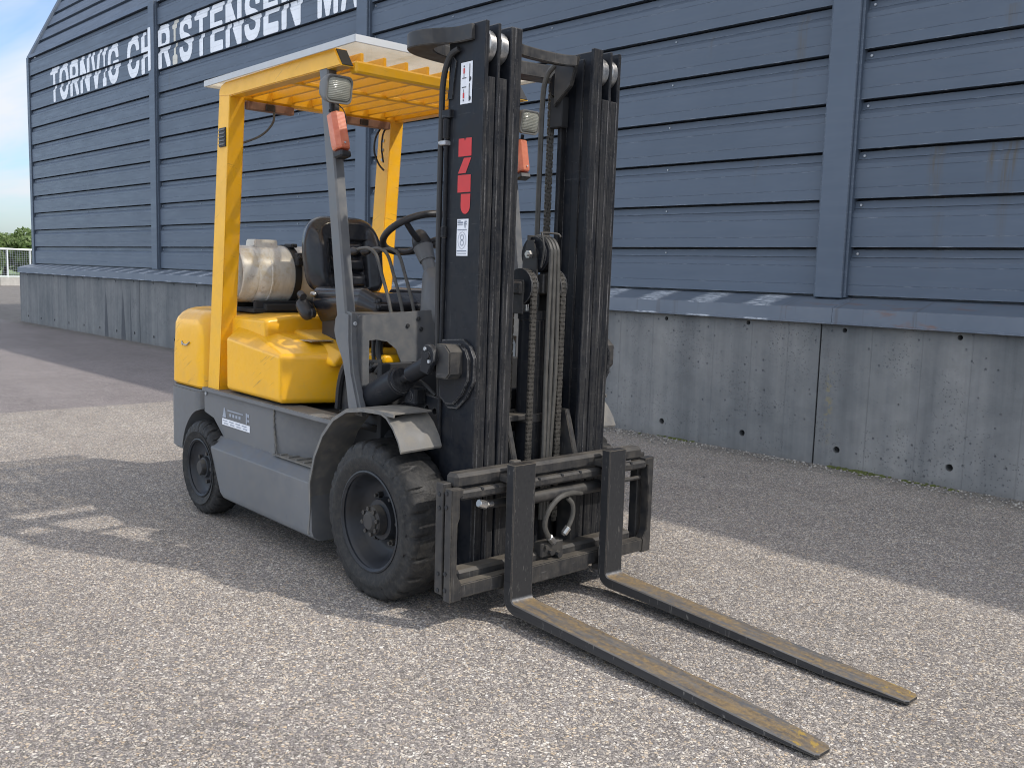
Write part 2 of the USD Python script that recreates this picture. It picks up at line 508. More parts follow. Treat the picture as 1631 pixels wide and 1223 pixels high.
def sill_look():
    g = G("sill_look")
    p = g.obj()
    x, y, z = g.xyz(p)
    n1 = g.noise(p, 1.6, 5, 0.6)
    c = g.ramp(n1, (0.3, (0.092, 0.118, 0.155)), (0.7, (0.14, 0.165, 0.20)))
    up = g.rng(g.xyz(g.n("geometry", "normal"))[2], 0.3, 0.8)
    # scuffed white patches where gulls and ladders rub the ledge
    per = g.m("subtract", g.m("floored_modulo", g.m("add", x, 0.1), 0.50), 0.25)
    patch = g.rng(g.m("add", g.m("absolute", per), g.m("multiply", g.noise(p, 14, 3), 0.12)), 0.13, 0.19, 1.0, 0.0)
    strk = g.rng(g.noise(g.sc(p, (9, 70, 1)), 1.0, 4, 0.7, 1.0), 0.44, 0.56)
    lim = g.m("multiply", g.rng(x, -0.62, -0.5, 1.0, 0.0), up)
    c = g.mix(g.m("multiply", g.m("multiply", g.m("multiply", patch, strk), lim), 0.85), c, (0.62, 0.66, 0.7))
    rp = g.m("multiply", g.rng(g.noise(g.sc(p, (3, 9, 9)), 1.0, 5, 0.65), 0.56, 0.7), g.rng(x, -0.75, -0.3))
    rp = g.m("multiply", rp, 0.75)
    c = g.mix(rp, c, (0.17, 0.085, 0.05))
    st = g.m("multiply", g.rng(g.noise(g.sc(p, (26, 1, 1.5)), 1.0, 3), 0.62, 0.7), g.m("multiply", g.rng(x, -3.2, -1.0, 0.15, 0.6), 0.6))
    c = g.mix(st, c, (0.07, 0.055, 0.045))
    e = g.m("multiply", g.edge(0.01), g.m("multiply", g.rng(g.noise(p, 22, 3), 0.5, 0.6), 0.35))
    c = g.mix(e, c, (0.5, 0.54, 0.6))
    M["sill"] = g.done(base_color=c, roughness=0.48, normal=g.bump(g.noise(p, 5, 2), 0.15, 0.02))


sill_look()


def concrete():
    g = G("concrete_look")
    p = g.obj()
    x, y, z = g.xyz(p)
    n1 = g.noise(p, 1.3, 5, 0.6)
    n2 = g.noise(p, 11.0, 5, 0.65)
    ver = g.noise(g.sc(p, (5.5, 1, 0.25)), 1.0, 5, 0.65)
    c = g.ramp(n1, (0.3, (0.134, 0.144, 0.148)), (0.7, (0.200, 0.204, 0.202)))
    c = g.mix(0.75, c, g.ramp(ver, (0.25, (0.55, 0.57, 0.60)), (0.5, (0.93, 0.93, 0.94)), (0.8, (1.4, 1.36, 1.3))), "multiply")
    c = g.mix(0.5, c, g.ramp(n2, (0.3, (0.8, 0.8, 0.8)), (0.7, (1.15, 1.15, 1.15))), "multiply")
    # formwork board lines
    bd = g.m("floored_modulo", g.m("add", x, g.m("multiply", g.noise(g.sc(p, (0.45, 0, 0)), 1.0, 2), 0.55)), 0.31)
    ln = g.m("maximum", g.rng(bd, 0.0, 0.006, 1.0, 0.0), g.rng(bd, 0.304, 0.310))
    ln = g.m("multiply", ln, g.rng(ver, 0.35, 0.6))
    c = g.mix(g.m("multiply", ln, 0.28), c, (0.09, 0.10, 0.11))
    # blow-holes
    vo = g.vor(g.sc(p, (1, 1, 0.8)), 17.0, "f1")
    hl = g.m("multiply", g.rng(vo, 0.07, 0.15, 1.0, 0.0), g.rng(g.noise(p, 2.3, 3), 0.42, 0.54))
    vo2 = g.vor(p, 55.0, "f1")
    hl2 = g.m("multiply", g.rng(vo2, 0.1, 0.26, 1.0, 0.0), g.rng(g.noise(p, 3.1, 4), 0.46, 0.58))
    hh = g.m("maximum", hl, g.m("multiply", hl2, 0.8))
    c = g.mix(g.m("multiply", hh, 0.75), c, (0.07, 0.075, 0.085))
    # two dark wet wedges
    tot = None
    for u0, wd in ((-13.40, 0.085), (-12.67, 0.10), (-12.36, 0.035)):
        w = g.rng(z, 0.05, 0.84, wd, 0.004)
        dx = g.m("absolute", g.m("subtract", g.m("add", x, g.m("multiply", g.noise(g.sc(p, (0, 0, 1)), 5.0, 3), 0.03)), u0 + .015))
        a = g.m("multiply", g.rng(g.m("subtract", w, dx), -0.004, 0.012), g.rng(z, 0.82, 0.84, 1.0, 0.0))
        tot = a if tot is None else g.m("maximum", tot, a)
    c = g.mix(g.m("multiply", tot, 0.78), c, (0.05, 0.055, 0.065))
    # yellow lichen run near the joint, damp dark foot
    ly = g.m("multiply", g.rng(g.m("absolute", g.m("add", x, 0.245)), 0.01, 0.04, 1.0, 0.0), g.m("multiply", g.rng(g.noise(p, 30, 4), 0.5, 0.62), g.m("multiply", g.rng(z, 0.1, 0.3), g.rng(z, 0.6, 0.75, 1.0, 0.0))))
    c = g.mix(g.m("multiply", ly, 0.6), c, (0.22, 0.19, 0.10))
    ft = g.m("multiply", g.rng(g.m("add", z, g.m("multiply", n2, 0.1)), 0.04, 0.12, 1.0, 0.0), 0.4)
    c = g.mix(ft, c, (0.12, 0.12, 0.115))
    h = g.m("subtract", g.m("add", g.m("multiply", n2, 0.35), g.m("multiply", ver, 0.3)), g.m("add", hh, g.m("multiply", ln, 0.4)))
    M["concrete"] = g.done(base_color=c, roughness=0.85, specular_ior_level=0.3, normal=g.bump(h, 0.6, 0.012))


concrete()
simple("joint_dark", (0.03, 0.035, 0.045), 0.8)
simple("letter_white", (0.80, 0.83, 0.86), 0.5, var=0.08, scale=3)
simple("letter_cream", (0.62, 0.60, 0.52), 0.55, var=0.1, scale=3)
simple("galvanised", (0.42, 0.44, 0.46), 0.45, 0.6, var=0.15, scale=30)
simple("white_metal", (0.72, 0.75, 0.74), 0.45, var=0.06)
simple("kerb_concrete", (0.42, 0.40, 0.36), 0.85, var=0.12, bump=0.3)
simple("bark", (0.09, 0.075, 0.06), 0.9, var=0.3, bump=0.5)
simple("grass_far", (0.17, 0.24, 0.10), 0.9, var=0.35, scale=0.6)
simple("moss", (0.085, 0.10, 0.025), 0.95, var=0.4, scale=40, bump=0.6)


def leaf_look():
    g = G("leaf_look")
    rd = g.n("geometry", "random_per_island")
    nz = g.noise(g.pos(), 0.5, 3)
    c = g.ramp(g.m("add", g.m("multiply", rd, 0.6), g.m("multiply", nz, 0.4)), (0.1, (0.13, 0.19, 0.065)), (0.5, (0.23, 0.31, 0.10)), (0.9, (0.34, 0.41, 0.15)))
    a = g.n("principled_bsdf", "BSDF", base_color=c, roughness=0.55)
    b = g.n("translucent_bsdf", "BSDF", color=c)
    M["leaf"] = g.close(g.n("mix_closure", "closure", fac=0.35, closure1=a, closure2=b))


leaf_look()

# ---- truck
painted("yellow_paint", (0.87, 0.445, 0.006), 0.30, dust=(0.56, 0.32, 0.06), dust_amt=0.08, chip=(0.16, 0.11, 0.05), chip_amt=0.75, fade=0.08, coat=0.25, scratch=0.35, edge_r=0.007, top_dust=0.3, scuff=0.7)
painted("yellow_frame", (0.85, 0.445, 0.012), 0.38, dust=(0.52, 0.35, 0.14), dust_amt=0.18, chip=(0.14, 0.10, 0.05), chip_amt=0.6, fade=0.10, coat=0.12, scratch=0.3, edge_r=0.004, top_dust=0.3, scuff=0.3)
painted("grey_paint", (0.112, 0.118, 0.125), 0.40, dust=(0.24, 0.22, 0.19), dust_amt=0.26, chip=(0.28, 0.27, 0.26), chip_amt=0.55, fade=0.12, scratch=0.5, edge_r=0.006, top_dust=0.45)
painted("black_steel", (0.0095, 0.011, 0.0145), 0.36, dust=(0.07, 0.064, 0.056), dust_amt=0.14, chip=(0.34, 0.33, 0.32), chip_amt=0.85, fade=0.2, scratch=0.5, edge_r=0.005, top_dust=0.5, rub=0.6, spec=0.22)
painted("dusty_steel", (0.019, 0.0195, 0.021), 0.44, dust=(0.14, 0.122, 0.096), dust_amt=0.26, chip=(0.22, 0.19, 0.15), chip_amt=0.6, fade=0.2, scratch=0.6, edge_r=0.005, top_dust=0.95, rub=0.35)
painted("dusty_grey", (0.115, 0.115, 0.112), 0.5, dust=(0.27, 0.245, 0.20), dust_amt=0.6, chip=(0.3, 0.28, 0.25), chip_amt=0.4, fade=0.18, scratch=0.3, top_dust=0.8)
painted("panel_top", (0.50, 0.52, 0.53), 0.5, dust=(0.45, 0.42, 0.36), dust_amt=0.2, chip_amt=0.0, fade=0.06, scratch=0.2)
def roof_sheet():
    g = G("roof_sheet")
    p = g.obj()
    n1 = g.noise(p, 5.0, 5, 0.65)
    c = g.ramp(n1, (0.3, (0.62, 0.55, 0.42)), (0.7, (0.78, 0.74, 0.66)))
    a = g.n("transparent_bsdf", "BSDF", color=(0.92, 0.89, 0.82))
    b = g.n("principled_bsdf", "BSDF", base_color=c, roughness=0.4)
    t = g.n("translucent_bsdf", "BSDF", color=c)
    m1 = g.n("mix_closure", "closure", fac=0.6, closure1=b, closure2=t)
    M["roof_sheet"] = g.close(g.n("mix_closure", "closure", fac=g.rng(n1, 0.3, 0.7, 0.66, 0.54), closure1=m1, closure2=a))


roof_sheet()
simple("dark_void", (0.018, 0.019, 0.021), 0.7, var=0.3, bump=0.2)
simple("rubber_hose", (0.022, 0.022, 0.023), 0.5, var=0.3, scale=30)
simple("grey_hose", (0.070, 0.067, 0.060), 0.5, var=0.25, scale=30)
simple("black_plastic", (0.02, 0.02, 0.022), 0.45, var=0.2, scale=20, bump=0.05)
simple("vinyl", (0.015, 0.0155, 0.018), 0.21, var=0.25, scale=9, bump=0.05, bscale=220)
simple("chrome", (0.7, 0.7, 0.7), 0.18, 1.0, var=0.1)
simple("bright_steel", (0.5, 0.49, 0.47), 0.3, 0.9, var=0.2, scale=25)
simple("chain_steel", (0.10, 0.092, 0.080), 0.42, 0.6, var=0.35, scale=60)
simple("red_decal", (0.55, 0.035, 0.035), 0.45, var=0.1)
simple("decal_white", (0.74, 0.76, 0.80), 0.45, var=0.06, scale=20)
simple("decal_black", (0.025, 0.027, 0.035), 0.5)
simple("decal_grey", (0.20, 0.23, 0.29), 0.5)
simple("decal_pale", (0.30, 0.33, 0.38), 0.5)
simple("lamp_housing", (0.13, 0.13, 0.125), 0.55, var=0.2)
simple("lamp_reflector", (0.75, 0.75, 0.72), 0.15, 1.0, var=0.05)
simple("pink_trough", (0.19, 0.105, 0.075), 0.6, var=0.3, scale=14)


def orange_look():
    g = G("orange_lens")
    p = g.obj()
    rb = g.n("wave_texture", "fac", vector=p, scale=60.0, bands_direction="z")
    c = g.ramp(g.noise(p, 30, 3), (0.3, (0.46, 0.12, 0.06)), (0.7, (0.56, 0.18, 0.095)))
    M["orange_lens"] = g.done(base_color=c, roughness=0.35, subsurface_weight=0.25, subsurface_radius=(0.02, 0.006, 0.003), subsurface_scale=0.5, coat_weight=0.3, normal=g.bump(rb, 0.12, 0.002))
    g = G("lens_glass")
    p = g.obj()
    wv = g.n("wave_texture", "fac", vector=p, scale=48.0, bands_direction="z")
    nm = g.bump(wv, 0.5, 0.003)
    a = g.n("transparent_bsdf", "BSDF", color=(0.82, 0.84, 0.78))
    b = g.n("glossy_bsdf", "BSDF", color=(0.9, 0.9, 0.88), roughness=0.12, normal=nm)
    d = g.n("diffuse_bsdf", "BSDF", color=(0.42, 0.42, 0.36), normal=nm)
    s1 = g.n("mix_closure", "closure", fac=0.45, closure1=a, closure2=d)
    M["lens_glass"] = g.close(g.n("mix_closure", "closure", fac=g.n("fresnel", "fac", IOR=1.5), closure1=s1, closure2=b))


orange_look()


def tyre_look():
    g = G("tyre_look")
    p = g.obj()
    n1 = g.noise(p, 7, 5, 0.65)
    n2 = g.noise(p, 45, 4, 0.65)
    c = g.ramp(n1, (0.3, (0.011, 0.0115, 0.0125)), (0.7, (0.023, 0.023, 0.023)))
    c = g.mix(g.m("multiply", g.rng(n2, 0.45, 0.7), 0.28), c, (0.085, 0.078, 0.065))
    M["tyre"] = g.done(base_color=c, roughness=g.rng(n1, 0.3, 0.7, 0.5, 0.72), specular_ior_level=0.3, normal=g.bump(g.m("add", n2, g.noise(p, 120, 2)), 0.35, 0.004))


tyre_look()


def fork_look():
    g = G("fork_steel")
    p = g.obj()
    x, y, z = g.xyz(p)
    n1 = g.noise(g.sc(p, (2.0, 15, 15)), 1.6, 6, 0.7)
    n2 = g.noise(g.sc(p, (5, 55, 55)), 1.5, 4, 0.65)
    n3 = g.noise(p, 65, 4, 0.7)
    c = g.ramp(n2, (0.3, (0.11, 0.115, 0.125)), (0.7, (0.23, 0.232, 0.235)))
    up = g.rng(g.xyz(g.n("geometry", "normal"))[2], 0.6, 0.95)
    rust = g.m("multiply", g.rng(g.m("add", g.m("multiply", n1, 0.75), g.m("multiply", n3, 0.25)), 0.37, 0.55), up)
    c = g.mix(g.m("multiply", rust, 0.82), c, g.ramp(n3, (0.3, (0.13, 0.088, 0.045)), (0.7, (0.31, 0.21, 0.085))))
    tipm = g.m("multiply", g.m("multiply", g.rng(x, 1.63, 1.70), g.rng(g.noise(p, 30, 4, 0.7), 0.54, 0.58)), up)
    c = g.mix(g.m("multiply", tipm, 0.8), c, (0.42, 0.28, 0.06))
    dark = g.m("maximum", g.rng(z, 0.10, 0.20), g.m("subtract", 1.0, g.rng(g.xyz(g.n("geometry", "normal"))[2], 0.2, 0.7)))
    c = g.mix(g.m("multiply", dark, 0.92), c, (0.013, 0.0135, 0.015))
    sc = g.m("multiply", g.rng(g.noise(g.sc(p, (60, 160, 14)), 1.0, 3, 0.6, 1.2), 0.64, 0.70), dark)
    c = g.mix(g.m("multiply", sc, 0.5), c, (0.25, 0.24, 0.22))
    side = g.m("subtract", 1.0, g.rng(g.m("absolute", g.xyz(g.n("geometry", "normal"))[1]), 0.5, 0.9, 0.0, 0.62))
    c = g.mix(1.0, c, g.n("combine_color", "color", r=side, g=side, b=side), "multiply") if False else c
    e = g.m("multiply", g.edge(0.005), 0.6)
    c = g.mix(e, c, (0.42, 0.36, 0.27))
    met = g.m("multiply", g.m("multiply", g.m("subtract", 1.0, rust), g.m("subtract", 1.0, dark)), 0.5)
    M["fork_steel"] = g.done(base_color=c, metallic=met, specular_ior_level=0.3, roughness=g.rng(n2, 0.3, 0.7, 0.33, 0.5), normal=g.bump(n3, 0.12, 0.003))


fork_look()


def tank_look():
    g = G("tank_look")
    p = g.obj()
    n1 = g.noise(g.sc(p, (4, 9, 4)), 1.3, 5, 0.65)
    n2 = g.noise(p, 26, 5, 0.7)
    c = g.ramp(n1, (0.3, (0.50, 0.49, 0.45)), (0.7, (0.80, 0.78, 0.72)))
    c = g.mix(g.m("multiply", g.rng(g.noise(p, 6, 5, 0.7), 0.54, 0.66), 0.55), c, (0.50, 0.37, 0.15))
    c = g.mix(g.m("multiply", g.rng(n2, 0.57, 0.68), 0.45), c, (0.26, 0.21, 0.15))
    M["tank"] = g.done(base_color=c, roughness=0.38, metallic=0.1, normal=g.bump(n2, 0.05, 0.003))


tank_look()

# ================================================================== GROUND
gsheet = trimesh.Trimesh([(-600, -600, -0.004), (600, -600, -0.004), (600, 600, -0.004), (-600, 600, -0.004)], [(0, 1, 2), (0, 2, 3)], process=False)
obj("asphalt", gsheet, "asphalt_look", smooth=False, label="darker pinkish grey asphalt yard beyond the seam", cat="asphalt", kind="structure")
psheet = trimesh.Trimesh([(-5.35, -30, 0), (40, -30, 0), (40, 9.5, 0), (-5.62, 9.5, 0)], [(0, 1, 2), (0, 2, 3)], process=False)
obj("pavement", psheet, "pavement_look", smooth=False, label="light exposed aggregate pavement under the forklift", cat="pavement", kind="structure")

# ================================================================== BUILDING (local frame: x along the wall, y away from the camera, z up)
WANG, WD = math.degrees(0.0375314), 3.702092
SP, G0 = 0.336697, 1.18605
bl = thing("warehouse", "blue-grey metal clad warehouse on a concrete plinth with white painted sign lettering", "building", loc=(-math.sin(0.0375314) * WD, math.cos(0.0375314) * WD, 0), rotz=WANG)
UE0, UE1 = -17.92, 22.9
PIL = [-11.875, -6.226, -0.41, 5.4, 11.2, 17.0]
PW = 0.105
bays = [(UE0 + 0.12, PIL[0] - PW)] + [(PIL[i] + PW, PIL[i + 1] - PW) for i in range(len(PIL) - 1)] + [(PIL[-1] + PW, UE1)]
EAVE = 5.245
# cross-section of one cassette panel, from its bottom lip up: (height, depth)
PROF = [(0.0, 0.11), (0.0, 0.0), (0.069, 0.0), (0.072, 0.0016), (0.075, 0.0), (0.199, 0.0), (0.202, 0.0016), (0.205, 0.0), (0.236, 0.0), (0.264, 0.020), (0.265, 0.040), (0.2675, 0.040), (0.268, 0.028), (SP - 0.017, 0.034), (SP - 0.016, 0.11), (SP, 0.11)]


def sheet_panel(u0, u1, h0, hmax=99):
    pts = [(y, min(h0 + z, hmax)) for z, y in PROF]
    rings = []
    for u in (u0, u1):
        rings.append([(u, y, z) for y, z in pts] + [(u, 0.15, pts[-1][1]), (u, 0.15, pts[0][1])])
    return loft(rings)


for bi, (u0, u1) in enumerate(bays):
    for k in range(12):
        obj("cladding_panel", sheet_panel(u0, u1, G0 + SP * k), "cladding", bl, smooth=False)
    # strip under the lowest panel and the trim over the top one
    obj("base_strip", rbox(u0, u1, 0.045, 0.07, 1.10, G0 - 0.001, 0.002), "cladding", bl, smooth=False)
    # screw heads beside the pilaster and along the recessed seams
    sc = [cyl((u0 + 0.06, 0.036, G0 + SP * k + 0.292), (u0 + 0.06, 0.022, G0 + SP * k + 0.292), 0.009, n=8) for k in range(12)]
    for k in range(12):
        for q in range(1, 4):
            uu = u0 + (u1 - u0) * q / 4 + 0.02 * math.sin(7 * k + q)
            sc.append(cyl((uu, 0.036, G0 + SP * k + 0.292), (uu, 0.024, G0 + SP * k + 0.292), 0.007, n=8))
    obj("screw_heads", cat(*sc), "galvanised", bl, smooth=False, kind="stuff")

for u in PIL:
    obj("pilaster", cat(rbox(u - PW, u + PW, -0.055, 0.145, 1.165, EAVE, 0.006)), "cladding", bl, smooth=False)
    obj("pilaster_trim", cat(rbox(u - PW - 0.018, u - PW + 0.001, -0.030, 0.05, 1.17, EAVE, 0.002), rbox(u + PW - 0.001, u + PW + 0.018, -0.030, 0.05, 1.17, EAVE, 0.002)), "cladding", bl, smooth=False)
obj("corner_trim", cat(rbox(UE0 - 0.02, UE0 + 0.115, -0.02, 0.16, 1.165, EAVE, 0.004)), "cladding", bl, smooth=False)

# eave flashing and the steep roof above it (63 degrees, the same panels)
SL = math.hypot(1.0, 0.5)
obj("eave_flashing", cat(prism([(-0.012, EAVE - 0.02), (0.05, EAVE - 0.02), (0.11, EAVE + 0.06), (0.0, EAVE + 0.045)], "x", UE0 - 0.02, UE1)), "cladding", bl, smooth=False)
for bi, (u0, u1) in enumerate(bays):
    for k in range(9):
        rings = []
        for u in (u0, u1):
            ring = []
            for z, y in PROF + [(SP, 0.15), (0.0, 0.15)]:
                s = (z + k * SP + 0.06)
                # along the slope, depth inwards along the slope's normal
                ring.append((u, 0.02 + s * 0.4472 + y * 0.8944, EAVE + s * 0.8944 - y * 0.4472))
            rings.append(ring)
        obj("roof_panel", loft(rings), "cladding", bl, smooth=False)
rt = 9 * SP + 0.06
for u in [UE0 + 0.06] + PIL:
    rings = []
    for s in (0.03, rt):
        b = np.array([0, 0.02 + s * 0.4472, EAVE + s * 0.8944])
        nrm = np.array([0, -0.8944, 0.4472])
        rings.append([b + [u - 0.07, 0, 0] + nrm * 0.035, b + [u + 0.07, 0, 0] + nrm * 0.035, b + [u + 0.07, 0, 0] - nrm * 0.06, b + [u - 0.07, 0, 0] - nrm * 0.06])
    obj("roof_rib", loft(rings), "cladding", bl, smooth=False)
ytop, ztop = 0.02 + rt * 0.4472, EAVE + rt * 0.8944
obj("roof", hull([(u, y, z) for u in (UE0, UE1) for y, z in ((ytop + 0.05, ztop), (ytop + 0.1, ztop - 0.25), (9.0, ztop + 1.6), (9.0, ztop + 1.3), (16.5, ztop), (16.5, ztop - 0.3))]), "cladding", bl, smooth=False)
obj("gable_wall", cat(prism([(0.16, 0.0), (17.5, 0.0), (17.5, EAVE), (16.0, ztop - 0.25), (9.0, ztop + 1.35), (ytop + 0.12, ztop - 0.2), (0.18, EAVE)], "x", UE0 + 0.01, UE0 + 0.11), prism([(0.16, 0.0), (17.5, 0.0), (17.5, EAVE), (16.0, ztop - 0.25), (9.0, ztop + 1.35), (ytop + 0.12, ztop - 0.2), (0.18, EAVE)], "x", UE1 - 0.1, UE1 - 0.01)), "cladding", bl, smooth=False)
obj("rear_wall", rbox(UE0, UE1, 17.4, 17.5, 0, EAVE, 0.004), "cladding", bl, smooth=False)

# sill flashing: a sheet-metal ledge between plinth and cladding, one length per bay
edges = [UE0 - 0.12] + [p + 0.16 for p in PIL] + [UE1]
for i in range(len(edges) - 1):
    sec = [(0.028, 1.172), (-0.272, 1.100), (-0.277, 1.094), (-0.277, 1.003), (-0.290, 0.992), (-0.288, 0.989), (-0.262, 0.990), (-0.262, 1.085), (0.028, 1.16)]
    obj("sill_flashing", prism(sec, "x", edges[i] + 0.0015, edges[i + 1] - 0.0015), "sill", bl, smooth=False)

# plinth: cast concrete lengths with real joints and formwork-tie holes
pj_ = [UE0 - 0.08, -12.0, -6.1, -0.335, 5.5, 11.3, 17.1, UE1]
holes_u = [u for u in np.arange(-17.5, 3.5, 0.755)]
for i in range(len(pj_) - 1):
    u0, u1 = pj_[i] + 0.006, pj_[i + 1] - 0.006
    mm = Manifold.cube((u1 - u0, 0.35, 1.09)).translate((u0, -0.25, -0.1))
    cut = []
    for u in holes_u:
        uu = u + 0.03 * math.sin(u * 9)
        if u0 + 0.1 < uu < u1 - 0.1:
            for hz, rr in ((0.128, 0.024), (0.955, 0.017)):
                cut.append(Manifold.cylinder(0.09, rr, rr * 0.7, 14).rotate((-90, 0, 0)).translate((uu, -0.252, hz + 0.006 * math.sin(u * 5))))
    if cut:
        mm = mm - Manifold.batch_boolean(cut, m3.OpType.Add)
    obj("plinth_wall", tm(mm), "concrete", bl, smooth=False)
obj("plinth_core", rbox(UE0, UE1, 0.06, 0.12, -0.1, 1.09, 0.01), "joint_dark", bl, smooth=False)


# sign lettering painted over the panels: every letter follows the bends of the sheet
def letter_poly(ch):
    m = meshkit.text_mesh(ch, 1.0, 0.01, bold=True)
    tri = m.triangles[(m.face_normals[:, 2] > 0.9)]
    pg = unary_union([Polygon(t[:, :2]).buffer(0.0008) for t in tri])
    return pg.buffer(0.030, join_style=2).simplify(0.004)


PH = [(G0 + SP * k + z, y) for k in range(8, 13) for z, y in PROF]


def letter_mesh(ch, u0, u1, h0, h1, pil=None):
    pg = letter_poly(ch)
    a, b, c, d = pg.bounds
    from shapely import affinity
    pg = affinity.translate(pg, -a, 0)
    pg = affinity.scale(pg, (u1 - u0) / (c - a), (h1 - h0) / 1.0, origin=(0, 0))
    pg = affinity.translate(pg, u0, h0)
    extra = []
    if pil is not None:
        # the stroke that runs over a pilaster lies on the pilaster's face
        on = pg.intersection(sbox(pil - PW + 0.002, h0 - 1, pil + PW - 0.002, h1 + 1))
        for q in getattr(on, "geoms", [on]):
            if q.geom_type == "Polygon" and q.area > 1e-6:
                extra.append(prism(q, "y", -0.0605, -0.0556))
        pg = pg.difference(sbox(pil - PW - 0.02, h0 - 1, pil + PW + 0.02, h1 + 1))
    V, F = [], []
    for (za, ya), (zb, yb) in zip(PH[:-1], PH[1:]):
        if zb - za < 1e-6:
            continue
        cl = pg.intersection(sbox(u0 - 1, za, u1 + 1, zb))
        for q in getattr(cl, "geoms", [cl]):
            if q.geom_type != "Polygon" or q.area < 1e-7:
                continue
            v, f = trimesh.creation.triangulate_polygon(q, engine="earcut")
            n0 = sum(len(x) for x in V)
            t = (v[:, 1] - za) / (zb - za)
            V.append(np.stack([v[:, 0], ya + (yb - ya) * t - 0.0025, v[:, 1]], 1))
            F.append(np.asarray(f) + n0)
    return cat(trimesh.Trimesh(np.vstack(V), np.vstack(F), process=False), *extra)


def write(text, u0, u1, h0, h1):
    wid = {"I": 0.36, "M": 1.25, "N": 1.02, "G": 1.05, "O": 1.08, "C": 1.02, "V": 1.0, "A": 1.02, "T": 0.92, "E": 0.86, "R": 0.98, "S": 0.96, "H": 1.02}
    gap = 0.17
    tot = sum(wid[c] for c in text) + gap * (len(text) - 1)
    k = (u1 - u0) / tot
    u = u0
    for i, c in enumerate(text):
        creamy = text.startswith("RIS") and i == 1
        pil = next((p for p in PIL if u - 0.02 < p + PW and u + wid[c] * k > p - PW), None)
        m = letter_mesh(c, u, u + wid[c] * k, h0, h1, pil)
        obj("sign_letter", m, "letter_cream" if creamy else "letter_white", bl, smooth=False)
        u += (wid[c] + gap) * k


write("TORNVIG", -16.60, -13.28, 4.265, 4.845)
write("CH", -12.93, -11.885, 4.255, 4.835)
write("RISTENSEN", -11.735, -7.60, 4.255, 4.835)
write("MA", -7.22, -6.36, 4.255, 4.835)

# ================================================================== FAR LEFT: kerb wall, fence, grass, trees
kx = lambda y: -45.0 - 0.42 * (y - 8.7)
kw = prism([(-0.35, 0.0), (0.0, 0.0), (0.0, 0.38), (-0.35, 0.38)], "x", -14, 16)
xk = lambda m: m
fence_dir = np.array([-0.387, 0.922])


def along(s, off, z):
    """A point s metres along the fence line, off metres behind it."""
    b = np.array([-45.0, 8.7]) + fence_dir * s + np.array([-0.922, -0.387]) * off
    return (b[0], b[1], z)


lw = thing("kerb_wall", "low pale concrete kerb wall below the white fence", "wall")
for i in range(8):
    s0 = -16 + 4 * i
    P = [along(s, o, z) for s in (s0 + 0.01, s0 + 3.99) for o in (0, 0.35) for z in (0, 0.37)]
    obj("wall_block", hull(P), "kerb_concrete", lw, smooth=False)
fn = thing("fence", "white tubular fence with fine mesh bars at the far left", "fence")
for s in np.arange(-16, 16, 1.18):
    obj("fence_post", cyl(along(s, 0.17, 0.37), along(s, 0.17, 1.68), 0.03, n=8), "white_metal", fn)
for z, r in ((1.68, 0.045), (0.42, 0.03)):
    obj("fence_rail", cyl(along(-16, 0.17, z), along(16, 0.17, z), r, n=8), "white_metal", fn)
wires = [cyl(along(-16, 0.17, z), along(16, 0.17, z), 0.005, n=4) for z in np.arange(0.55, 1.62, 0.10)] + [cyl(along(s_, 0.165, 0.45), along(s_, 0.165, 1.66), 0.006, n=4) for s_ in np.arange(-16, 16, 0.12)]
obj("mesh_wires", cat(*wires), "galvanised", fn, smooth=False, kind="stuff")
gp = [(-47.5, -60), (-47.5 - 25, 80), (-300, 80), (-300, -60)]
obj("grass", trimesh.Trimesh([(x, y, 0.02) for x, y in gp], [(0, 1, 2), (0, 2, 3)], process=False), "grass_far", smooth=False, label="green field behind the white fence", cat="grass", kind="structure")


def tree(x, y, h, w, label, seed):
    rs = np.random.RandomState(seed)
    t = thing("tree", label, "tree", "trees behind the white fence", loc=(x, y, 0))
    trunk = [lathe([(0, 0.22), (h * 0.3, 0.15), (h * 0.75, 0.06), (h * 0.9, 0.02)], (0, 0, 0), (0, 0, 1), 9)]
    cl = []
    for i in range(16):
        a, rr, zz = rs.uniform(0, 2 * PI), rs.uniform(0.1, 0.75) ** 0.6 * w * 0.5, rs.uniform(0.28, 0.9) * h
        rr *= 1.15 - abs(zz / h - 0.5) * 0.9
        c = np.array([rr * math.cos(a), rr * math.sin(a), zz])
        cl.append((c, rs.uniform(0.16, 0.30) * w))
        trunk.append(tube([(0, 0, zz * 0.5), c * [0.5, 0.5, 0.85], c], 0.035, 5, 3))
    obj("trunk", cat(*trunk), "bark", t)
    V, F = [], []
    for c, r in cl:
        n = 330
        d = rs.normal(size=(n, 3)); d /= np.linalg.norm(d, axis=1, keepdims=True)
        p = c + d * r * rs.uniform(0.45, 1.0, (n, 1)) ** 0.5 * [1, 1, 0.8]
        nn = d + rs.normal(size=(n, 3)) * 0.6
        nn /= np.linalg.norm(nn, axis=1, keepdims=True)
        a = np.cross(nn, rs.normal(size=(n, 3))); a /= np.linalg.norm(a, axis=1, keepdims=True)
        b = np.cross(nn, a)
        s = rs.uniform(0.09, 0.17, (n, 1))
        k = len(V) * 0
        q = np.stack([p - a * s, p + b * s * 0.55, p + a * s, p - b * s * 0.55], 1)
        base = sum(len(v) for v in V)
        V.append(q.reshape(-1, 3))
        i0 = base + np.arange(n) * 4
        F += [np.stack([i0, i0 + 1, i0 + 2], 1), np.stack([i0, i0 + 2, i0 + 3], 1)]
    obj("crown", trimesh.Trimesh(np.vstack(V), np.vstack(F), process=False), "leaf", t, smooth=False)


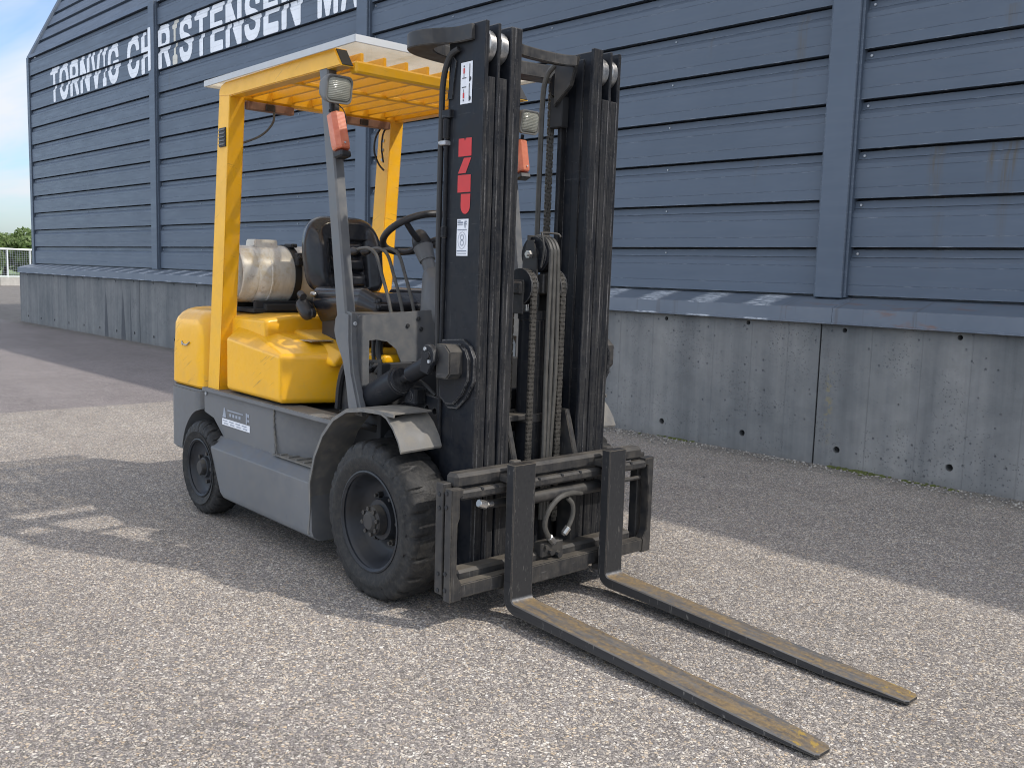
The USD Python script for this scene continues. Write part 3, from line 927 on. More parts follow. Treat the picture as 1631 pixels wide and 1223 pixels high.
TR = [(-70, 12.4, 2.9, 3.6, "rounded green tree at the far left edge behind the fence"),
      (-73, 15.6, 3.1, 3.4, "low light green tree behind the fence, left of the taller one"),
      (-71, 16.9, 3.3, 2.6, "slightly taller green tree behind the fence next to the warehouse corner"),
      (-76, 19.6, 3.9, 4.0, "broad green tree partly hidden by the warehouse corner"),
      (-68, 9.0, 3.2, 4.0, "broad green tree left of the rounded one behind the fence"),
      (-72, 14.2, 2.7, 2.6, "smallest green tree of the row behind the fence")]
for i, (x, y, h, w, lb) in enumerate(TR):
    tree(x, y, h, w, lb, 20 + i)

# ================================================================== FORKLIFT (x forward along the forks, y to its left, origin on the ground under the front axle)
fk = thing("forklift", "yellow and grey gas forklift with black triple mast and two long forks on the ground", "forklift")

# ---- chassis
core = cat(rbox(-1.60, -0.12, -0.40, 0.40, 0.16, 0.63, 0.02), rbox(-0.14, 0.14, -0.30, 0.30, 0.18, 0.62, 0.02), rbox(-0.45, 0.10, -0.36, 0.36, 0.60, 0.68, 0.01))
obj("chassis_frame", core, "dark_void", fk)
for s in (-1, 1):
    F_ = (lambda m: m) if s < 0 else mir
    # upper flank with the step pocket cut into it, lower skirt that bulges out below the waist
    up = prism([(-1.632, 0.647), (-1.632, 0.52), (-1.52, 0.50), (-1.40, 0.415), (-0.86, 0.415), (-0.875, 0.60), (-0.862, 0.647)], "y", -0.512, -0.46, 0.006)
    lip = prism([(-1.632, 0.630), (-0.36, 0.630), (-0.36, 0.650), (-1.632, 0.650)], "y", -0.524, -0.40, 0.004)
    pk = loft([[(-0.885, -0.512, 0.42), (-0.872, -0.512, 0.634), (-0.862, -0.500, 0.634), (-0.875, -0.500, 0.42)], [(-0.48, -0.385, 0.42), (-0.36, -0.385, 0.634), (-0.36, -0.37, 0.634), (-0.48, -0.37, 0.42)]])
    obj("side_panel", F_(cat(up, lip)), "grey_paint", fk)
    obj("step_recess", F_(pk), "grey_paint", fk)
    x0, x1 = -1.445, -0.462
    rings = []
    for x, q in ((x0 + 0.0, 0.0), (x0 + 0.012, 0.006), (x1 - 0.012, 0.006), (x1, 0.0)):
        ins = 0.006 - q
        dx = 0
        def X(z):
            # the rear end follows the wheel arch
            if x < -1:
                return x + max(0.0, 0.30 - z) * 0.62 if z < 0.30 else x - (z - 0.30) * 0.1
            return x
        rings.append([(X(z), y + ins, z) for y, z in ((-0.40, 0.422), (-0.512, 0.424), (-0.520, 0.418), (-0.560, 0.376), (-0.564, 0.366), (-0.558, 0.160), (-0.548, 0.135), (-0.515, 0.113), (-0.40, 0.113))])
    obj("side_skirt", F_(loft(rings)), "grey_paint", fk, smooth=25)
    wb = [(-0.866, -0.514, 0.64), (-0.872, -0.514, 0.60), (-0.868, -0.514, 0.55), (-0.858, -0.514, 0.49), (-0.842, -0.515, 0.425)]
    obj("weld_seam", F_(tube([(x + 0.003 * math.sin(k * 2.3), y, z) for k, (x, y, z) in enumerate(spline(wb, 5))], 0.005, 6, 0)), "dusty_grey", fk)
    # step plate with raised treads
    st = [rbox(-0.86, -0.46, -0.53, -0.38, 0.424, 0.430, 0.002)]
    for i in range(5):
        st.append(bar((-0.80 + 0.07 * i, -0.52, 0.432), (-0.80 + 0.07 * i, -0.43, 0.432), 0.012, 0.008, 0.002))
    obj("step_plate", F_(cat(*st)), "dusty_grey", fk)
    # bolts on the side panel
    obj("panel_bolt", F_(cyl((-1.60, -0.512, 0.62), (-1.60, -0.519, 0.62), 0.010, n=10, ch=0.002)), "galvanised", fk)

# rear lower counterweight with the steer-wheel arches cut out
cwb = prism([(x, y) for x, y in rrect(-1.855, 0, 0.235, 0.525, 0.11, 8)], "z", 0.285, 0.628, 0.012)
arch = tm(Manifold.cylinder(2.0, 0.292, 0.292, 48).rotate((90, 0, 0)).translate((-1.60, 1.0, 0.245)))
m_ = to_man(cwb) - to_man(arch)
tunnel = Manifold.cube((0.5, 2, 0.3)).translate((-1.66, -1, 0.0))
obj("counterweight_base", tm(m_), "grey_paint", fk, smooth=35)
arch_lin = tm(Manifold.cylinder(1.0, 0.30, 0.30, 40).rotate((90, 0, 0)).translate((-1.60, 0.5, 0.245)) - Manifold.cylinder(1.2, 0.293, 0.293, 40).rotate((90, 0, 0)).translate((-1.60, 0.6, 0.245)) - Manifold.cube((2, 2, 0.5)).translate((-2.6, -1, -0.25)))
obj("wheel_arch_liner", arch_lin, "dark_void", fk)

# yellow counterweight: rounded block with softly rolled top
rings = []
for z, ins in [(0.632, 0.012), (0.645, 0.0), (0.80, 0.0), (0.90, 0.004)] + [(0.945 + 0.085 * math.sin(a), 0.004 + 0.085 * (1 - math.cos(a))) for a in np.radians([10, 30, 50, 68, 80, 90])]:
    L = rrect(-1.845, 0, 0.255 - ins, 0.515 - ins, max(0.13 - ins * 0.6, 0.03), 9)
    rings.append([(x + (0.945 - z) * -0.06 * (x < -1.9), y, z + (0.03 * (1 - (y / 0.5) ** 2) if z > 0.94 else 0)) for x, y in L])
cw = loft(rings)
cwp = obj("counterweight", cw, "yellow_paint", fk, smooth=40)
# a torn scratch where bare metal shows
scr = [tube([(-1.90, -0.5155, 0.862), (-1.87, -0.5165, 0.850), (-1.83, -0.517, 0.852), (-1.80, -0.517, 0.868)], 0.004, 6, 5), tube([(-1.895, -0.5158, 0.868), (-1.893, -0.516, 0.846)], 0.005, 6, 0)]
obj("bare_scratch", cat(*scr), "bright_steel", str(cwp.GetPath()))
# rear cover plate between counterweight and seat
cov = balls([(x, y, z, 0.02) for x in (-1.66, -1.12) for y in (-0.42, 0.42) for z in (0.70, 1.005)] + [(x, y, 1.02, 0.02) for x in (-1.66, -1.12) for y in (-0.30, 0.30)])
obj("rear_cover", cov, "yellow_frame", fk, smooth=40)

# ---- engine hood
def hood_half(s):
    pts = []
    R = 0.026
    for x, y, zt, zb in ((-1.375, -0.475, 0.905, 0.690), (-0.84, -0.485, 0.862, 0.690), (-0.735, -0.235, 0.852, 0.690)):
        pts += [(x, y * -s, zb - 0.005, R), (x, y * -s, zt, R)]
    return pts
hp = hood_half(-1) + hood_half(1) + [(-1.375, y, 0.952, 0.04) for y in (-0.40, 0.40)] + [(-0.90, y, 0.895, 0.04) for y in (-0.36, 0.36)] + [(-0.735, y, 0.865, 0.03) for y in (-0.20, 0.20)]
hm = to_man(balls(hp, 24)) - Manifold.cube((3, 3, 0.4)).translate((-2, -1.5, 0.256))
obj("engine_hood", tm(hm), "yellow_paint", fk, smooth=40)
# raised middle of the hood under the seat, and its front lip
deck = balls([(x, y, z, 0.02) for x, z in ((-1.36, 0.985), (-0.95, 0.935), (-0.70, 0.88)) for y in (-0.27, 0.27)] + [(x, y, 0.85, 0.02) for x in (-1.36, -0.70) for y in (-0.30, 0.30)])
obj("hood_deck", deck, "yellow_frame", fk, smooth=40)
obj("hood_plate", rbox(-1.02, -0.82, -0.235 - 0.12, -0.235, 0.936, 0.939, 0.001), "bright_steel", fk)
# black seal arch and dark engine bay in front of the hood
arc = [(-0.615, -0.335, 0.655), (-0.60, -0.335, 0.76), (-0.565, -0.335, 0.84), (-0.50, -0.335, 0.89), (-0.42, -0.335, 0.905)]
for s in (-1, 1):
    obj("hood_seal", tube(arc, 0.016, 8, 5) if s < 0 else mir(tube(arc, 0.016, 8, 5)), "black_plastic", fk)
bay = prism([(-0.62, 0.64), (-0.59, 0.77), (-0.54, 0.85), (-0.46, 0.885), (-0.30, 0.90), (-0.30, 0.64)], "y", -0.325, 0.325)
obj("engine_bay_wall", bay, "dusty_steel", fk)
obj("hood_front", balls([(x, y, z, 0.015) for x in (-0.60, -0.30) for y in (-0.30, 0.30) for z in (0.895, 0.905)]), "yellow_paint", fk)

# ---- overhead guard
def rear_pillar(s):
    b = np.array([[-1.612, 0.640], [-1.486, 0.640], [-1.336, 2.085], [-1.445, 2.085]])
    rings = []
    for y, ins in ((-0.500, 0.004), (-0.496, 0.0), (-0.424, 0.0), (-0.420, 0.004)):
        c = b.mean(0)
        rings.append([(x - np.sign(x - c[0]) * ins, y, z) for x, z in b])
    m = loft(rings)
    return m if s < 0 else mir(m)
for s in (-1, 1):
    F_ = (lambda m: m) if s < 0 else mir
    p_ = obj("rear_pillar", rear_pillar(s), "yellow_frame", fk, smooth=20)
    if s < 0:
        # black louvre set in the pillar's outer face
        vent = [rbox(-1.447, -1.378, -0.506, -0.498, 1.838, 1.928, 0.002)]
        obj("vent", cat(*vent), "black_plastic", str(p_.GetPath()))
        sl = [bar((-1.443, -0.507, 1.849 + 0.017 * i), (-1.382, -0.507, 1.849 + 0.017 * i), 0.008, 0.006, 0.001) for i in range(5)]
        obj("vent_slats", cat(*sl), "grey_paint", str(p_.GetPath()))
    else:
        for k, (x, z) in enumerate(((-1.40, 2.03), (-1.41, 1.97), (-1.415, 1.92), (-1.42, 1.87))):
            obj("bolt", cyl((x, 0.424, z), (x, 0.415, z), 0.010, n=10, ch=0.002), "galvanised", str(p_.GetPath()))
    # side rail: rounded rear knee, cut open at the front end
    ra = [(-1.452, 2.080), (-1.448, 2.105), (-1.425, 2.128), (-1.385, 2.137), (-0.392, 2.146), (-0.335, 2.070), (-1.335, 2.068)]
    rail = prism(ra, "y", -0.502, -0.440, 0.004)
    obj("side_rail", F_(rail), "yellow_frame", fk, smooth=25)
    obj("rail_end", F_(prism([(-0.3885, 2.140), (-0.338, 2.074), (-0.334, 2.075), (-0.384, 2.142)], "y", -0.495, -0.447)), "dark_void", fk)
    # grey front pillar, leaning back
    fp = loft([[(-0.300, -0.500, 1.05), (-0.300, -0.458, 1.05), (-0.262, -0.452, 1.05), (-0.262, -0.496, 1.05)][::1] if False else [(-0.345, -0.500, 1.02), (-0.285, -0.500, 1.02), (-0.277, -0.492, 1.02), (-0.277, -0.455, 1.02), (-0.345, -0.455, 1.02)],
               [(-0.506, -0.500, 2.085), (-0.452, -0.500, 2.085), (-0.446, -0.494, 2.085), (-0.446, -0.458, 2.085), (-0.506, -0.458, 2.085)]])
    obj("front_pillar", F_(fp), "grey_paint", fk, smooth=20)
# front beam (tilted sheet above a tube), rear beam, cross bar, slats
obj("front_beam", cat(rbox(-0.375, -0.325, -0.44, 0.44, 2.050, 2.098, 0.008)), "yellow_frame", fk)
obj("rear_beam", rbox(-1.400, -1.335, -0.44, 0.44, 2.060, 2.125, 0.01), "yellow_frame", fk)
obj("cross_bar", rbox(-0.865, -0.835, -0.44, 0.44, 2.072, 2.090, 0.004), "yellow_frame", fk)
for i in range(8):
    y = -0.385 + 0.11 * i
    obj("roof_slat", rbox(-1.345, -0.365, y - 0.008, y + 0.008, 2.078, 2.140, 0.003), "yellow_frame", fk)
rp_ = str(obj("roof_panel", prism([(-1.575, -0.517), (-0.208, -0.517), (-0.208, 0.455), (-1.575, 0.455)], "z", 2.1475, 2.1515), "roof_sheet", fk).GetPath())
for a, b in (((-1.575, -0.518, 2.150), (-0.206, -0.518, 2.150)), ((-1.575, 0.456, 2.150), (-0.206, 0.456, 2.150)), ((-0.205, -0.52, 2.150), (-0.205, 0.458, 2.150)), ((-1.577, -0.52, 2.150), (-1.577, 0.458, 2.150))):
    obj("roof_edge", bar(a, b, 0.007, 0.028, 0.001), "panel_top", rp_)
# rear lamp trough below the rear beam, with its cables
for y0, y1 in ((-0.415, -0.17), (0.12, 0.40)):
    tr = obj("lamp_trough", cat(rbox(-1.355, -1.318, y0, y1, 2.018, 2.056, 0.003)), "pink_trough", fk)
    obj("lamp_block", rbox(-1.320, -1.310, y0 + 0.09, y0 + 0.14, 2.022, 2.052, 0.003), "black_plastic", str(tr.GetPath()))
obj("cable", tube([(-1.32, -0.28, 2.03), (-1.32, -0.285, 1.97), (-1.34, -0.33, 1.91), (-1.37, -0.40, 1.87), (-1.38, -0.43, 1.862)], 0.0055, 8, 6), "grey_hose", fk)
obj("cable", tube([(-1.36, 0.37, 2.03), (-1.36, 0.335, 1.97), (-1.37, 0.335, 1.90), (-1.38, 0.37, 1.84), (-1.39, 0.41, 1.81)], 0.0055, 8, 6), "black_plastic", fk)
obj("cable", tube([(-1.35, 0.40, 2.04), (-1.35, 0.375, 1.99), (-1.36, 0.375, 1.92), (-1.38, 0.40, 1.85)], 0.005, 8, 6), "black_plastic", fk)

# ---- work lamps and turn signals on the front pillars
def lamp(s):
    F_ = (lambda m: m) if s < 0 else mir
    cx, cy, cz = -0.365, -0.512, 1.980
    fwd = np.array([0.985, 0.0, -0.17]); fwd /= np.linalg.norm(fwd)
    lat = np.array([0, 1.0, 0]); upv = np.cross(fwd, lat)
    def at(f, a, b):
        return np.array([cx, cy, cz]) + fwd * f + lat * a + upv * b
    rings = []
    for f, h, v, R in ((-0.062, 0.026, 0.020, 0.02), (-0.045, 0.044, 0.038, 0.022), (0.0, 0.056, 0.050, 0.022), (0.024, 0.060, 0.054, 0.022), (0.034, 0.060, 0.054, 0.022), (0.038, 0.058, 0.052, 0.021), (0.037, 0.052, 0.046, 0.02), (0.026, 0.050, 0.044, 0.018)):
        rings.append([at(f, a, b) for a, b in rrect(0, 0, h, v, R, 5)])
    h_ = obj("work_lamp", F_(loft(rings)), "lamp_housing", fk, smooth=30)
    hp_ = str(h_.GetPath())
    obj("reflector", F_(loft([[at(f, a, b) for a, b in rrect(0, 0, h, v, R, 5)] for f, h, v, R in ((0.027, 0.0498, 0.0438, 0.02), (0.0275, 0.048, 0.042, 0.02), (0.0272, 0.02, 0.016, 0.01))])), "lamp_reflector", hp_)
    obj("bulb", F_(cyl(at(0.028, -0.014, -0.008), at(0.028, 0.014, -0.008), 0.007, n=10)), "decal_white", hp_)
    rings = [[at(f, a, b) for a, b in rrect(0, 0, h, v, R, 5)] for f, h, v, R in ((0.033, 0.0508, 0.0448, 0.021), (0.038, 0.049, 0.043, 0.021), (0.044, 0.038, 0.032, 0.018), (0.046, 0.02, 0.016, 0.01))]
    obj("lens", F_(loft(rings)), "lens_glass", hp_, smooth=60)
    obj("lamp_bracket", F_(cat(cyl(at(-0.005, 0, -0.058), at(-0.005, 0, -0.085), 0.008, n=8), bar(at(-0.01, 0.0, -0.082), np.array([-0.455, -0.475, 1.905]), 0.022, 0.006, 0.001))), "black_steel", hp_)
    # signal
    a0, a1 = np.array([-0.382, -0.496, 1.890]), np.array([-0.346, -0.488, 1.742])
    d = (a1 - a0) / np.linalg.norm(a1 - a0)
    out = []
    sx = np.cross([0, 1.0, 0], d)
    for t, k in ((0.0, 0.80), (0.006, 0.96), (0.13, 1.0), (0.146, 0.93), (0.150, 0.80)):
        c = a0 + d * t
        sec = [(-0.026, -0.030), (0.012, -0.032), (0.032, -0.018), (0.032, 0.020), (0.014, 0.032), (-0.026, 0.030)]
        out.append([c + sx * (-u if sx[0] < 0 else u) * k + np.array([0, 1.0, 0]) * v * k for u, v in sec])
    sg = obj("turn_signal", F_(loft(out)), "orange_lens", fk, smooth=20)
    sp_ = str(sg.GetPath())
    obj("signal_base", F_(cat(bar(a1 + d * 0.003 + [0, -0.002, 0], a1 + d * 0.030 + [0, -0.002, 0], 0.058, 0.05, 0.006), bar(a0 + [-0.03, 0.02, -0.02], a1 + [-0.03, 0.02, 0.0], 0.03, 0.012, 0.003))), "black_plastic", sp_)
    obj("lens_screw", F_(cyl(a0 + d * 0.128 + [0.030, -0.002, 0.006], a0 + d * 0.128 + [0.036, -0.002, 0.007], 0.004, n=8)), "galvanised", sp_)
    obj("lamp_wire", F_(tube([at(-0.02, 0.03, -0.055), at(-0.01, 0.055, -0.075), a0 + [0.0, 0.05, -0.03], a0 + [0.0, 0.045, -0.07]], 0.0022, 6, 5)), "black_plastic", fk)
lamp(-1)
lamp(1)

# ---- front cowl (dash panel) with its post and arched opening
COWL_X = -0.262
def cowl():
    # panel in (y, z); the arched cut-out sits low beside the post
    pan = Polygon([(-0.462, 0.690), (-0.462, 1.075), (-0.445, 1.088), (-0.10, 1.108), (0.10, 1.108), (0.445, 1.088), (0.462, 1.075), (0.462, 0.690)])
    for s in (-1, 1):
        cut = Polygon([(s * y, z) for y, z in ((-0.405, 0.66), (-0.405, 0.985), (-0.37, 0.988), (-0.315, 0.978), (-0.27, 0.945), (-0.235, 0.87), (-0.205, 0.76), (-0.19, 0.66))])
        pan = pan.difference(cut)
    m = prism(pan, "x", COWL_X - 0.006, COWL_X, 0.0)
    return m
obj("front_cowl", cowl(), "grey_paint", fk, smooth=20)
for s in (-1, 1):
    F_ = (lambda m: m) if s < 0 else mir
    post = Polygon([(-0.372, 1.075), (-0.350, 1.098), (-0.285, 1.104), (-0.255, 1.098), (-0.254, 0.99), (-0.236, 0.86), (-0.170, 0.69), (-0.262, 0.69), (-0.290, 0.82), (-0.315, 0.90), (-0.365, 0.975), (-0.382, 1.02)])
    pm = prism(post, "y", -0.503, -0.462, 0.010)
    pp = obj("cowl_post", F_(pm), "grey_paint", fk, smooth=35)
    for x, z in ((-0.2545, 1.055), (-0.250, 0.72)):
        obj("bolt", F_(cyl((x - 0.003, -0.478, z), (x + 0.006, -0.478, z), 0.009, n=8, ch=0.002)), "galvanised", str(pp.GetPath()))
for y, z in ((-0.16, 1.072), (-0.145, 1.028), (-0.215, 1.043)):
    obj("cowl_bolt", cyl((COWL_X - 0.001, y, z), (COWL_X + 0.007, y, z), 0.009, n=10, ch=0.002), "dark_void", fk)
obj("dash_top", balls([(x, y, z, 0.012) for x, z in ((-0.285, 1.074), (-0.40, 1.070)) for y in (-0.40, 0.40)]), "black_plastic", fk)
obj("bay_hose", tube([(-0.34, -0.30, 0.99), (-0.33, -0.31, 0.92), (-0.30, -0.30, 0.86), (-0.27, -0.28, 0.80), (-0.25, -0.27, 0.70)], 0.016, 10, 6), "rubber_hose", fk)
obj("bay_hose", tube([(-0.37, -0.31, 0.99), (-0.36, -0.315, 0.90), (-0.33, -0.31, 0.82), (-0.31, -0.29, 0.70)], 0.011, 10, 6), "rubber_hose", fk)
obj("bay_fitting", cat(*[balls([(-0.40 + 0.02 * i, -0.335 - 0.005 * (i % 2), 0.86 + 0.012 * math.sin(i * 2.1), 0.013), (-0.39 + 0.02 * i, -0.33, 0.875, 0.010)], 8) for i in range(6)]), "dusty_steel", fk)

# ---- front structure behind the wheels
for s in (-1, 1):
    F_ = (lambda m: m) if s < 0 else mir
    pl = prism([(-0.16, 0.62), (-0.12, 0.74), (0.02, 0.80), (0.14, 0.79), (0.20, 0.70), (0.20, 0.30), (0.05, 0.20), (-0.16, 0.25)], "y", -0.345, -0.325, 0.003)
    hl = [cyl((x, -0.40, z), (x, -0.3, z), 0.014, n=16) for x, z in ((0.06, 0.74), (0.11, 0.735))]
    q = to_man(pl)
    for h in hl:
        q = q - to_man(h)
    obj("axle_plate", F_(tm(q)), "black_steel", fk)
    obj("axle_bracket", F_(cat(rbox(-0.02, 0.06, -0.40, -0.345, 0.755, 0.825, 0.008), cyl((0.02, -0.405, 0.79), (0.02, -0.34, 0.79), 0.02, n=16, ch=0.003))), "black_steel", fk)
    obj("brake_line", F_(tube([(-0.10, -0.35, 0.84), (-0.02, -0.38, 0.86), (0.06, -0.37, 0.845), (0.12, -0.35, 0.80)], 0.007, 8, 6)), "rubber_hose", fk)
obj("drive_axle", cat(cyl((0, -0.34, 0.31), (0, 0.34, 0.31), 0.11, n=28), balls([(0, 0, 0.31, 0.17), (-0.15, 0, 0.34, 0.16)], 20)), "dark_void", fk)
obj("bulkhead", rbox(-0.18, -0.15, -0.42, 0.42, 0.22, 0.90, 0.004), "dark_void", fk)

# ---- fenders
def fender(s):
    F_ = (lambda m: m) if s < 0 else mir
    # arch band: outline in (x, z), a thin shell with a rolled outer edge
    P = [(-0.492, 0.150), (-0.478, 0.260), (-0.455, 0.385), (-0.415, 0.500), (-0.350, 0.602), (-0.265, 0.680), (-0.165, 0.728), (-0.05, 0.747), (0.06, 0.752), (0.165, 0.752)]
    P = spline(P, 4)[:, :2] if False else np.array(P)
    T = np.gradient(P, axis=0); T /= np.linalg.norm(T, axis=1, keepdims=True)
    N = np.stack([-T[:, 1], T[:, 0]], 1)
    rings = []
    for i in range(len(P)):
        yo = -0.575 if i > 1 else -0.560 + 0.0 * i
        o, inn = P[i], P[i] - N[i] * 0.006
        edge = P[i] - N[i] * 0.016
        rings.append([(o[0], -0.40, o[1]), (o[0], yo + 0.006, o[1]), (o[0] - N[i][0] * .002, yo + 0.001, o[1] - N[i][1] * .002), (edge[0], yo, edge[1]), (edge[0], yo + 0.006, edge[1]), (inn[0], yo + 0.009, inn[1]), (inn[0], -0.40, inn[1])])
    f_ = obj("fender", F_(loft(rings)), "dusty_grey", fk, smooth=35)
    # sloping front flap bolted under the fender's front edge
    A = [(0.095, 0.744), (0.125, 0.735), (0.170, 0.700), (0.205, 0.655), (0.222, 0.618)]
    rings = []
    for k, (x, z) in enumerate(A):
        rings.append([(x, -0.578, z), (x, -0.392, z + 0.006), (x - 0.004, -0.392, z - 0.002), (x - 0.004, -0.578, z - 0.008)])
    obj("fender_flap", F_(loft(rings)), "dusty_grey", str(f_.GetPath()), smooth=35)
fender(-1)
fender(1)

# ---- wheels
def wheel(name, x, s, R, yo, w, rim_r, lugs, front):
    """yo: y of the outer sidewall (negative side); built on the right and mirrored."""
    F_ = (lambda m: m) if s < 0 else mir
    na = lugs * 16
    c = w / 2
    # tyre section: (offset from outer face, radius)
    sec = [(0.035, rim_r - 0.004), (0.012, rim_r + 0.003), (0.008, rim_r + 0.012), (0.0, rim_r + 0.035), (-0.004, rim_r + (R - rim_r) * 0.45), (0.0, R - 0.055), (0.006, R - 0.042), (0.006, R - 0.030), (0.014, R - 0.012), (0.028, R - 0.002), (w * 0.28, R), (w * 0.40, R + 0.001), (w * 0.5, R + 0.001)]
    sec = sec + [(w - a, r) for a, r in sec[::-1][1:]]
    V, F = [], []
    th = np.arange(na) * 2 * PI / na
    for a, r in sec:
        side = min(a, w - a)
        ph = th * lugs + (PI if a > w / 2 else 0)
        saw = (np.cos(ph) > 0.90 if side > 0.03 else np.cos(ph) > 0.72)
        depth = np.zeros(na)
        if r > R - 0.05:
            if side < w * 0.35:
                depth = np.where(saw, 0.009 if side > 0.02 else 0.006, 0.0)
            rough = 0.0025 * np.sin(th * 37 + a * 90) * (side < 0.03)
            depth = depth + rough + (0.004 * np.sin(th * 5.3 + 1) if front else 0)
            depth = np.clip(depth, -0.003, 0.02)
        rr = r - depth
        V.append(np.stack([x + rr * np.cos(th), np.full(na, yo + a), R + rr * np.sin(th)], 1))
    m = len(sec)
    for i in range(m - 1):
        for j in range(na):
            q = (j + 1) % na
            F += [(i * na + j, i * na + q, (i + 1) * na + q), (i * na + j, (i + 1) * na + q, (i + 1) * na + j)]
    V = np.vstack(V)
    V[:, 2] = np.maximum(V[:, 2], 0.0005)
    ty = trimesh.Trimesh(V, F, process=False)
    n_ = ty.face_normals[0]
    cen = ty.triangles_center - [x, yo + c, R]
    if (ty.face_normals * cen).sum() < 0:
        ty.invert()
    t_ = obj(name, F_(ty), "tyre", fk, smooth=32)
    tp = str(t_.GetPath())
    ax = (0, 1, 0)
    o = (x, yo, R)
    if front:
        prof = [(0.012, rim_r - 0.006), (0.004, rim_r + 0.002), (0.006, rim_r + 0.008), (0.016, rim_r + 0.008), (0.020, rim_r - 0.006), (0.035, rim_r - 0.016), (0.075, rim_r - 0.030), (0.100, rim_r - 0.055), (0.106, 0.110), (0.100, 0.085), (0.060, 0.078), (0.056, 0.02), (0.056, 0.0)]
    else:
        prof = [(0.012, rim_r - 0.006), (0.004, rim_r + 0.002), (0.006, rim_r + 0.007), (0.014, rim_r + 0.007), (0.018, rim_r - 0.006), (0.030, rim_r - 0.013), (0.045, rim_r - 0.030), (0.052, 0.07), (0.045, 0.055), (0.030, 0.05), (0.026, 0.0)]
    rim = lathe(prof, o, ax, 56, cap0=False)
    # an open dish: its faces must look outwards, away from the truck
    if (rim.face_normals[:, 1] * rim.area_faces).sum() > 0:
        rim.invert()
    obj("rim", F_(rim), "tyre_rim", tp, smooth=35)
    if front:
        hub = [cyl((x, yo + 0.060, R), (x, yo + 0.018, R), 0.060, 0.056, n=28, ch=0.006), cyl((x, yo + 0.02, R), (x, yo + 0.004, R), 0.040, 0.036, n=24, ch=0.006)]
        obj("hub", F_(cat(*hub)), "dusty_steel", tp, smooth=35)
        for k in range(8):
            a = k * PI / 4 + 0.2
            obj("hub_bolt", F_(cyl((x + 0.050 * math.cos(a), yo + 0.02, R + 0.050 * math.sin(a)), (x + 0.050 * math.cos(a), yo + 0.009, R + 0.050 * math.sin(a)), 0.0085, n=6)), "dusty_steel", tp, smooth=False)
        for k in range(6):
            a = k * PI / 3
            p = (x + 0.098 * math.cos(a), yo + 0.102, R + 0.098 * math.sin(a))
            obj("wheel_nut", F_(cat(cyl(p, (p[0], yo + 0.080, p[2]), 0.013, n=6), cyl((p[0], yo + 0.08, p[2]), (p[0], yo + 0.068, p[2]), 0.007, n=8))), "dusty_steel", tp, smooth=False)
    else:
        obj("hub", F_(cat(cyl((x, yo + 0.045, R), (x, yo + 0.006, R), 0.042, 0.038, n=24, ch=0.008))), "dusty_steel", tp, smooth=35)
        for k in range(5):
            a = k * PI * 0.4
            obj("wheel_nut", F_(cyl((x + 0.075 * math.cos(a), yo + 0.05, R + 0.075 * math.sin(a)), (x + 0.075 * math.cos(a), yo + 0.032, R + 0.075 * math.sin(a)), 0.010, n=6)), "dusty_steel", tp, smooth=False)


simple("tyre_rim", (0.018, 0.020, 0.024), 0.42, var=0.4, scale=14, bump=0.15)
for s in (-1, 1):
    wheel("front_wheel", 0.0, s, 0.310, -0.578, 0.200, 0.190, 22, True)
    wheel("rear_wheel", -1.592, s, 0.240, -0.565, 0.150, 0.143, 24, False)

# ---- mast: three nested pairs of channels; tilted forward by half a degree
TILT = 0.009
def tilt(m):
    m = trimesh.Trimesh(m.vertices.copy(), m.faces, process=False)
    m.vertices[:, 0] += (m.vertices[:, 2] - 1.9) * TILT
    return m
CUT = 1.962
for s in (-1, 1):
    F_ = (lambda m: tilt(m)) if s < 0 else (lambda m: tilt(mir(m)))
    fl = lambda y0, y1: Polygon([(y0, 0.09), (y1, 0.09), (y1, CUT - 0.03), (y1 - 0.010, CUT - 0.008), (y1 - 0.028, CUT), (y0 + 0.006, CUT + 0.008), (y0, CUT + 0.03)]) if False else None
    # outer
    o = [rbox(0.165, 0.372, -0.352, -0.334, 0.09, 2.150, 0.003), rbox(0.352, 0.3722, -0.336, -0.301, 0.09, CUT, 0.003), rbox(0.165, 0.190, -0.336, -0.285, 0.09, 2.10, 0.003)]
    oc = obj("outer_mast_channel", F_(cat(*o)), "black_steel", fk, smooth=20)
    mi = [rbox(0.175, 0.376, -0.297, -0.283, 0.12, 2.148, 0.003), rbox(0.357, 0.3762, -0.285, -0.249, 0.12, CUT, 0.003), rbox(0.175, 0.197, -0.285, -0.245, 0.12, 2.10, 0.003)]
    mc = obj("middle_mast_channel", F_(cat(*mi)), "black_steel", fk, smooth=20)
    ii = [rbox(0.190, 0.380, -0.240, -0.218, 0.13, 2.146, 0.003), rbox(0.362, 0.3802, -0.220, -0.186, 0.13, 2.1462, 0.003), rbox(0.190, 0.212, -0.220, -0.188, 0.13, 2.12, 0.003), rbox(0.262, 0.300, -0.220, -0.210, 0.13, 2.12, 0.003)]
    ic = obj("inner_mast_channel", F_(cat(*ii)), "black_steel", fk, smooth=20)
    # guide rollers in the cut-outs
    for par, y0, y1 in ((oc, -0.333, -0.299), (mc, -0.282, -0.243)):
        prof = [(0, 0.02), (0.0, 0.052), (0.004, 0.058), (y1 - y0 - 0.004, 0.058), (y1 - y0, 0.052), (y1 - y0, 0.02)]
        obj("guide_roller", F_(cat(lathe(prof, (0.318, y0, 2.072), (0, 1, 0), 36), cyl((0.318, y0 - 0.001, 2.072), (0.318, y0 + 0.012, 2.072), 0.022, n=16))), "bright_steel", str(par.GetPath()), smooth=30)
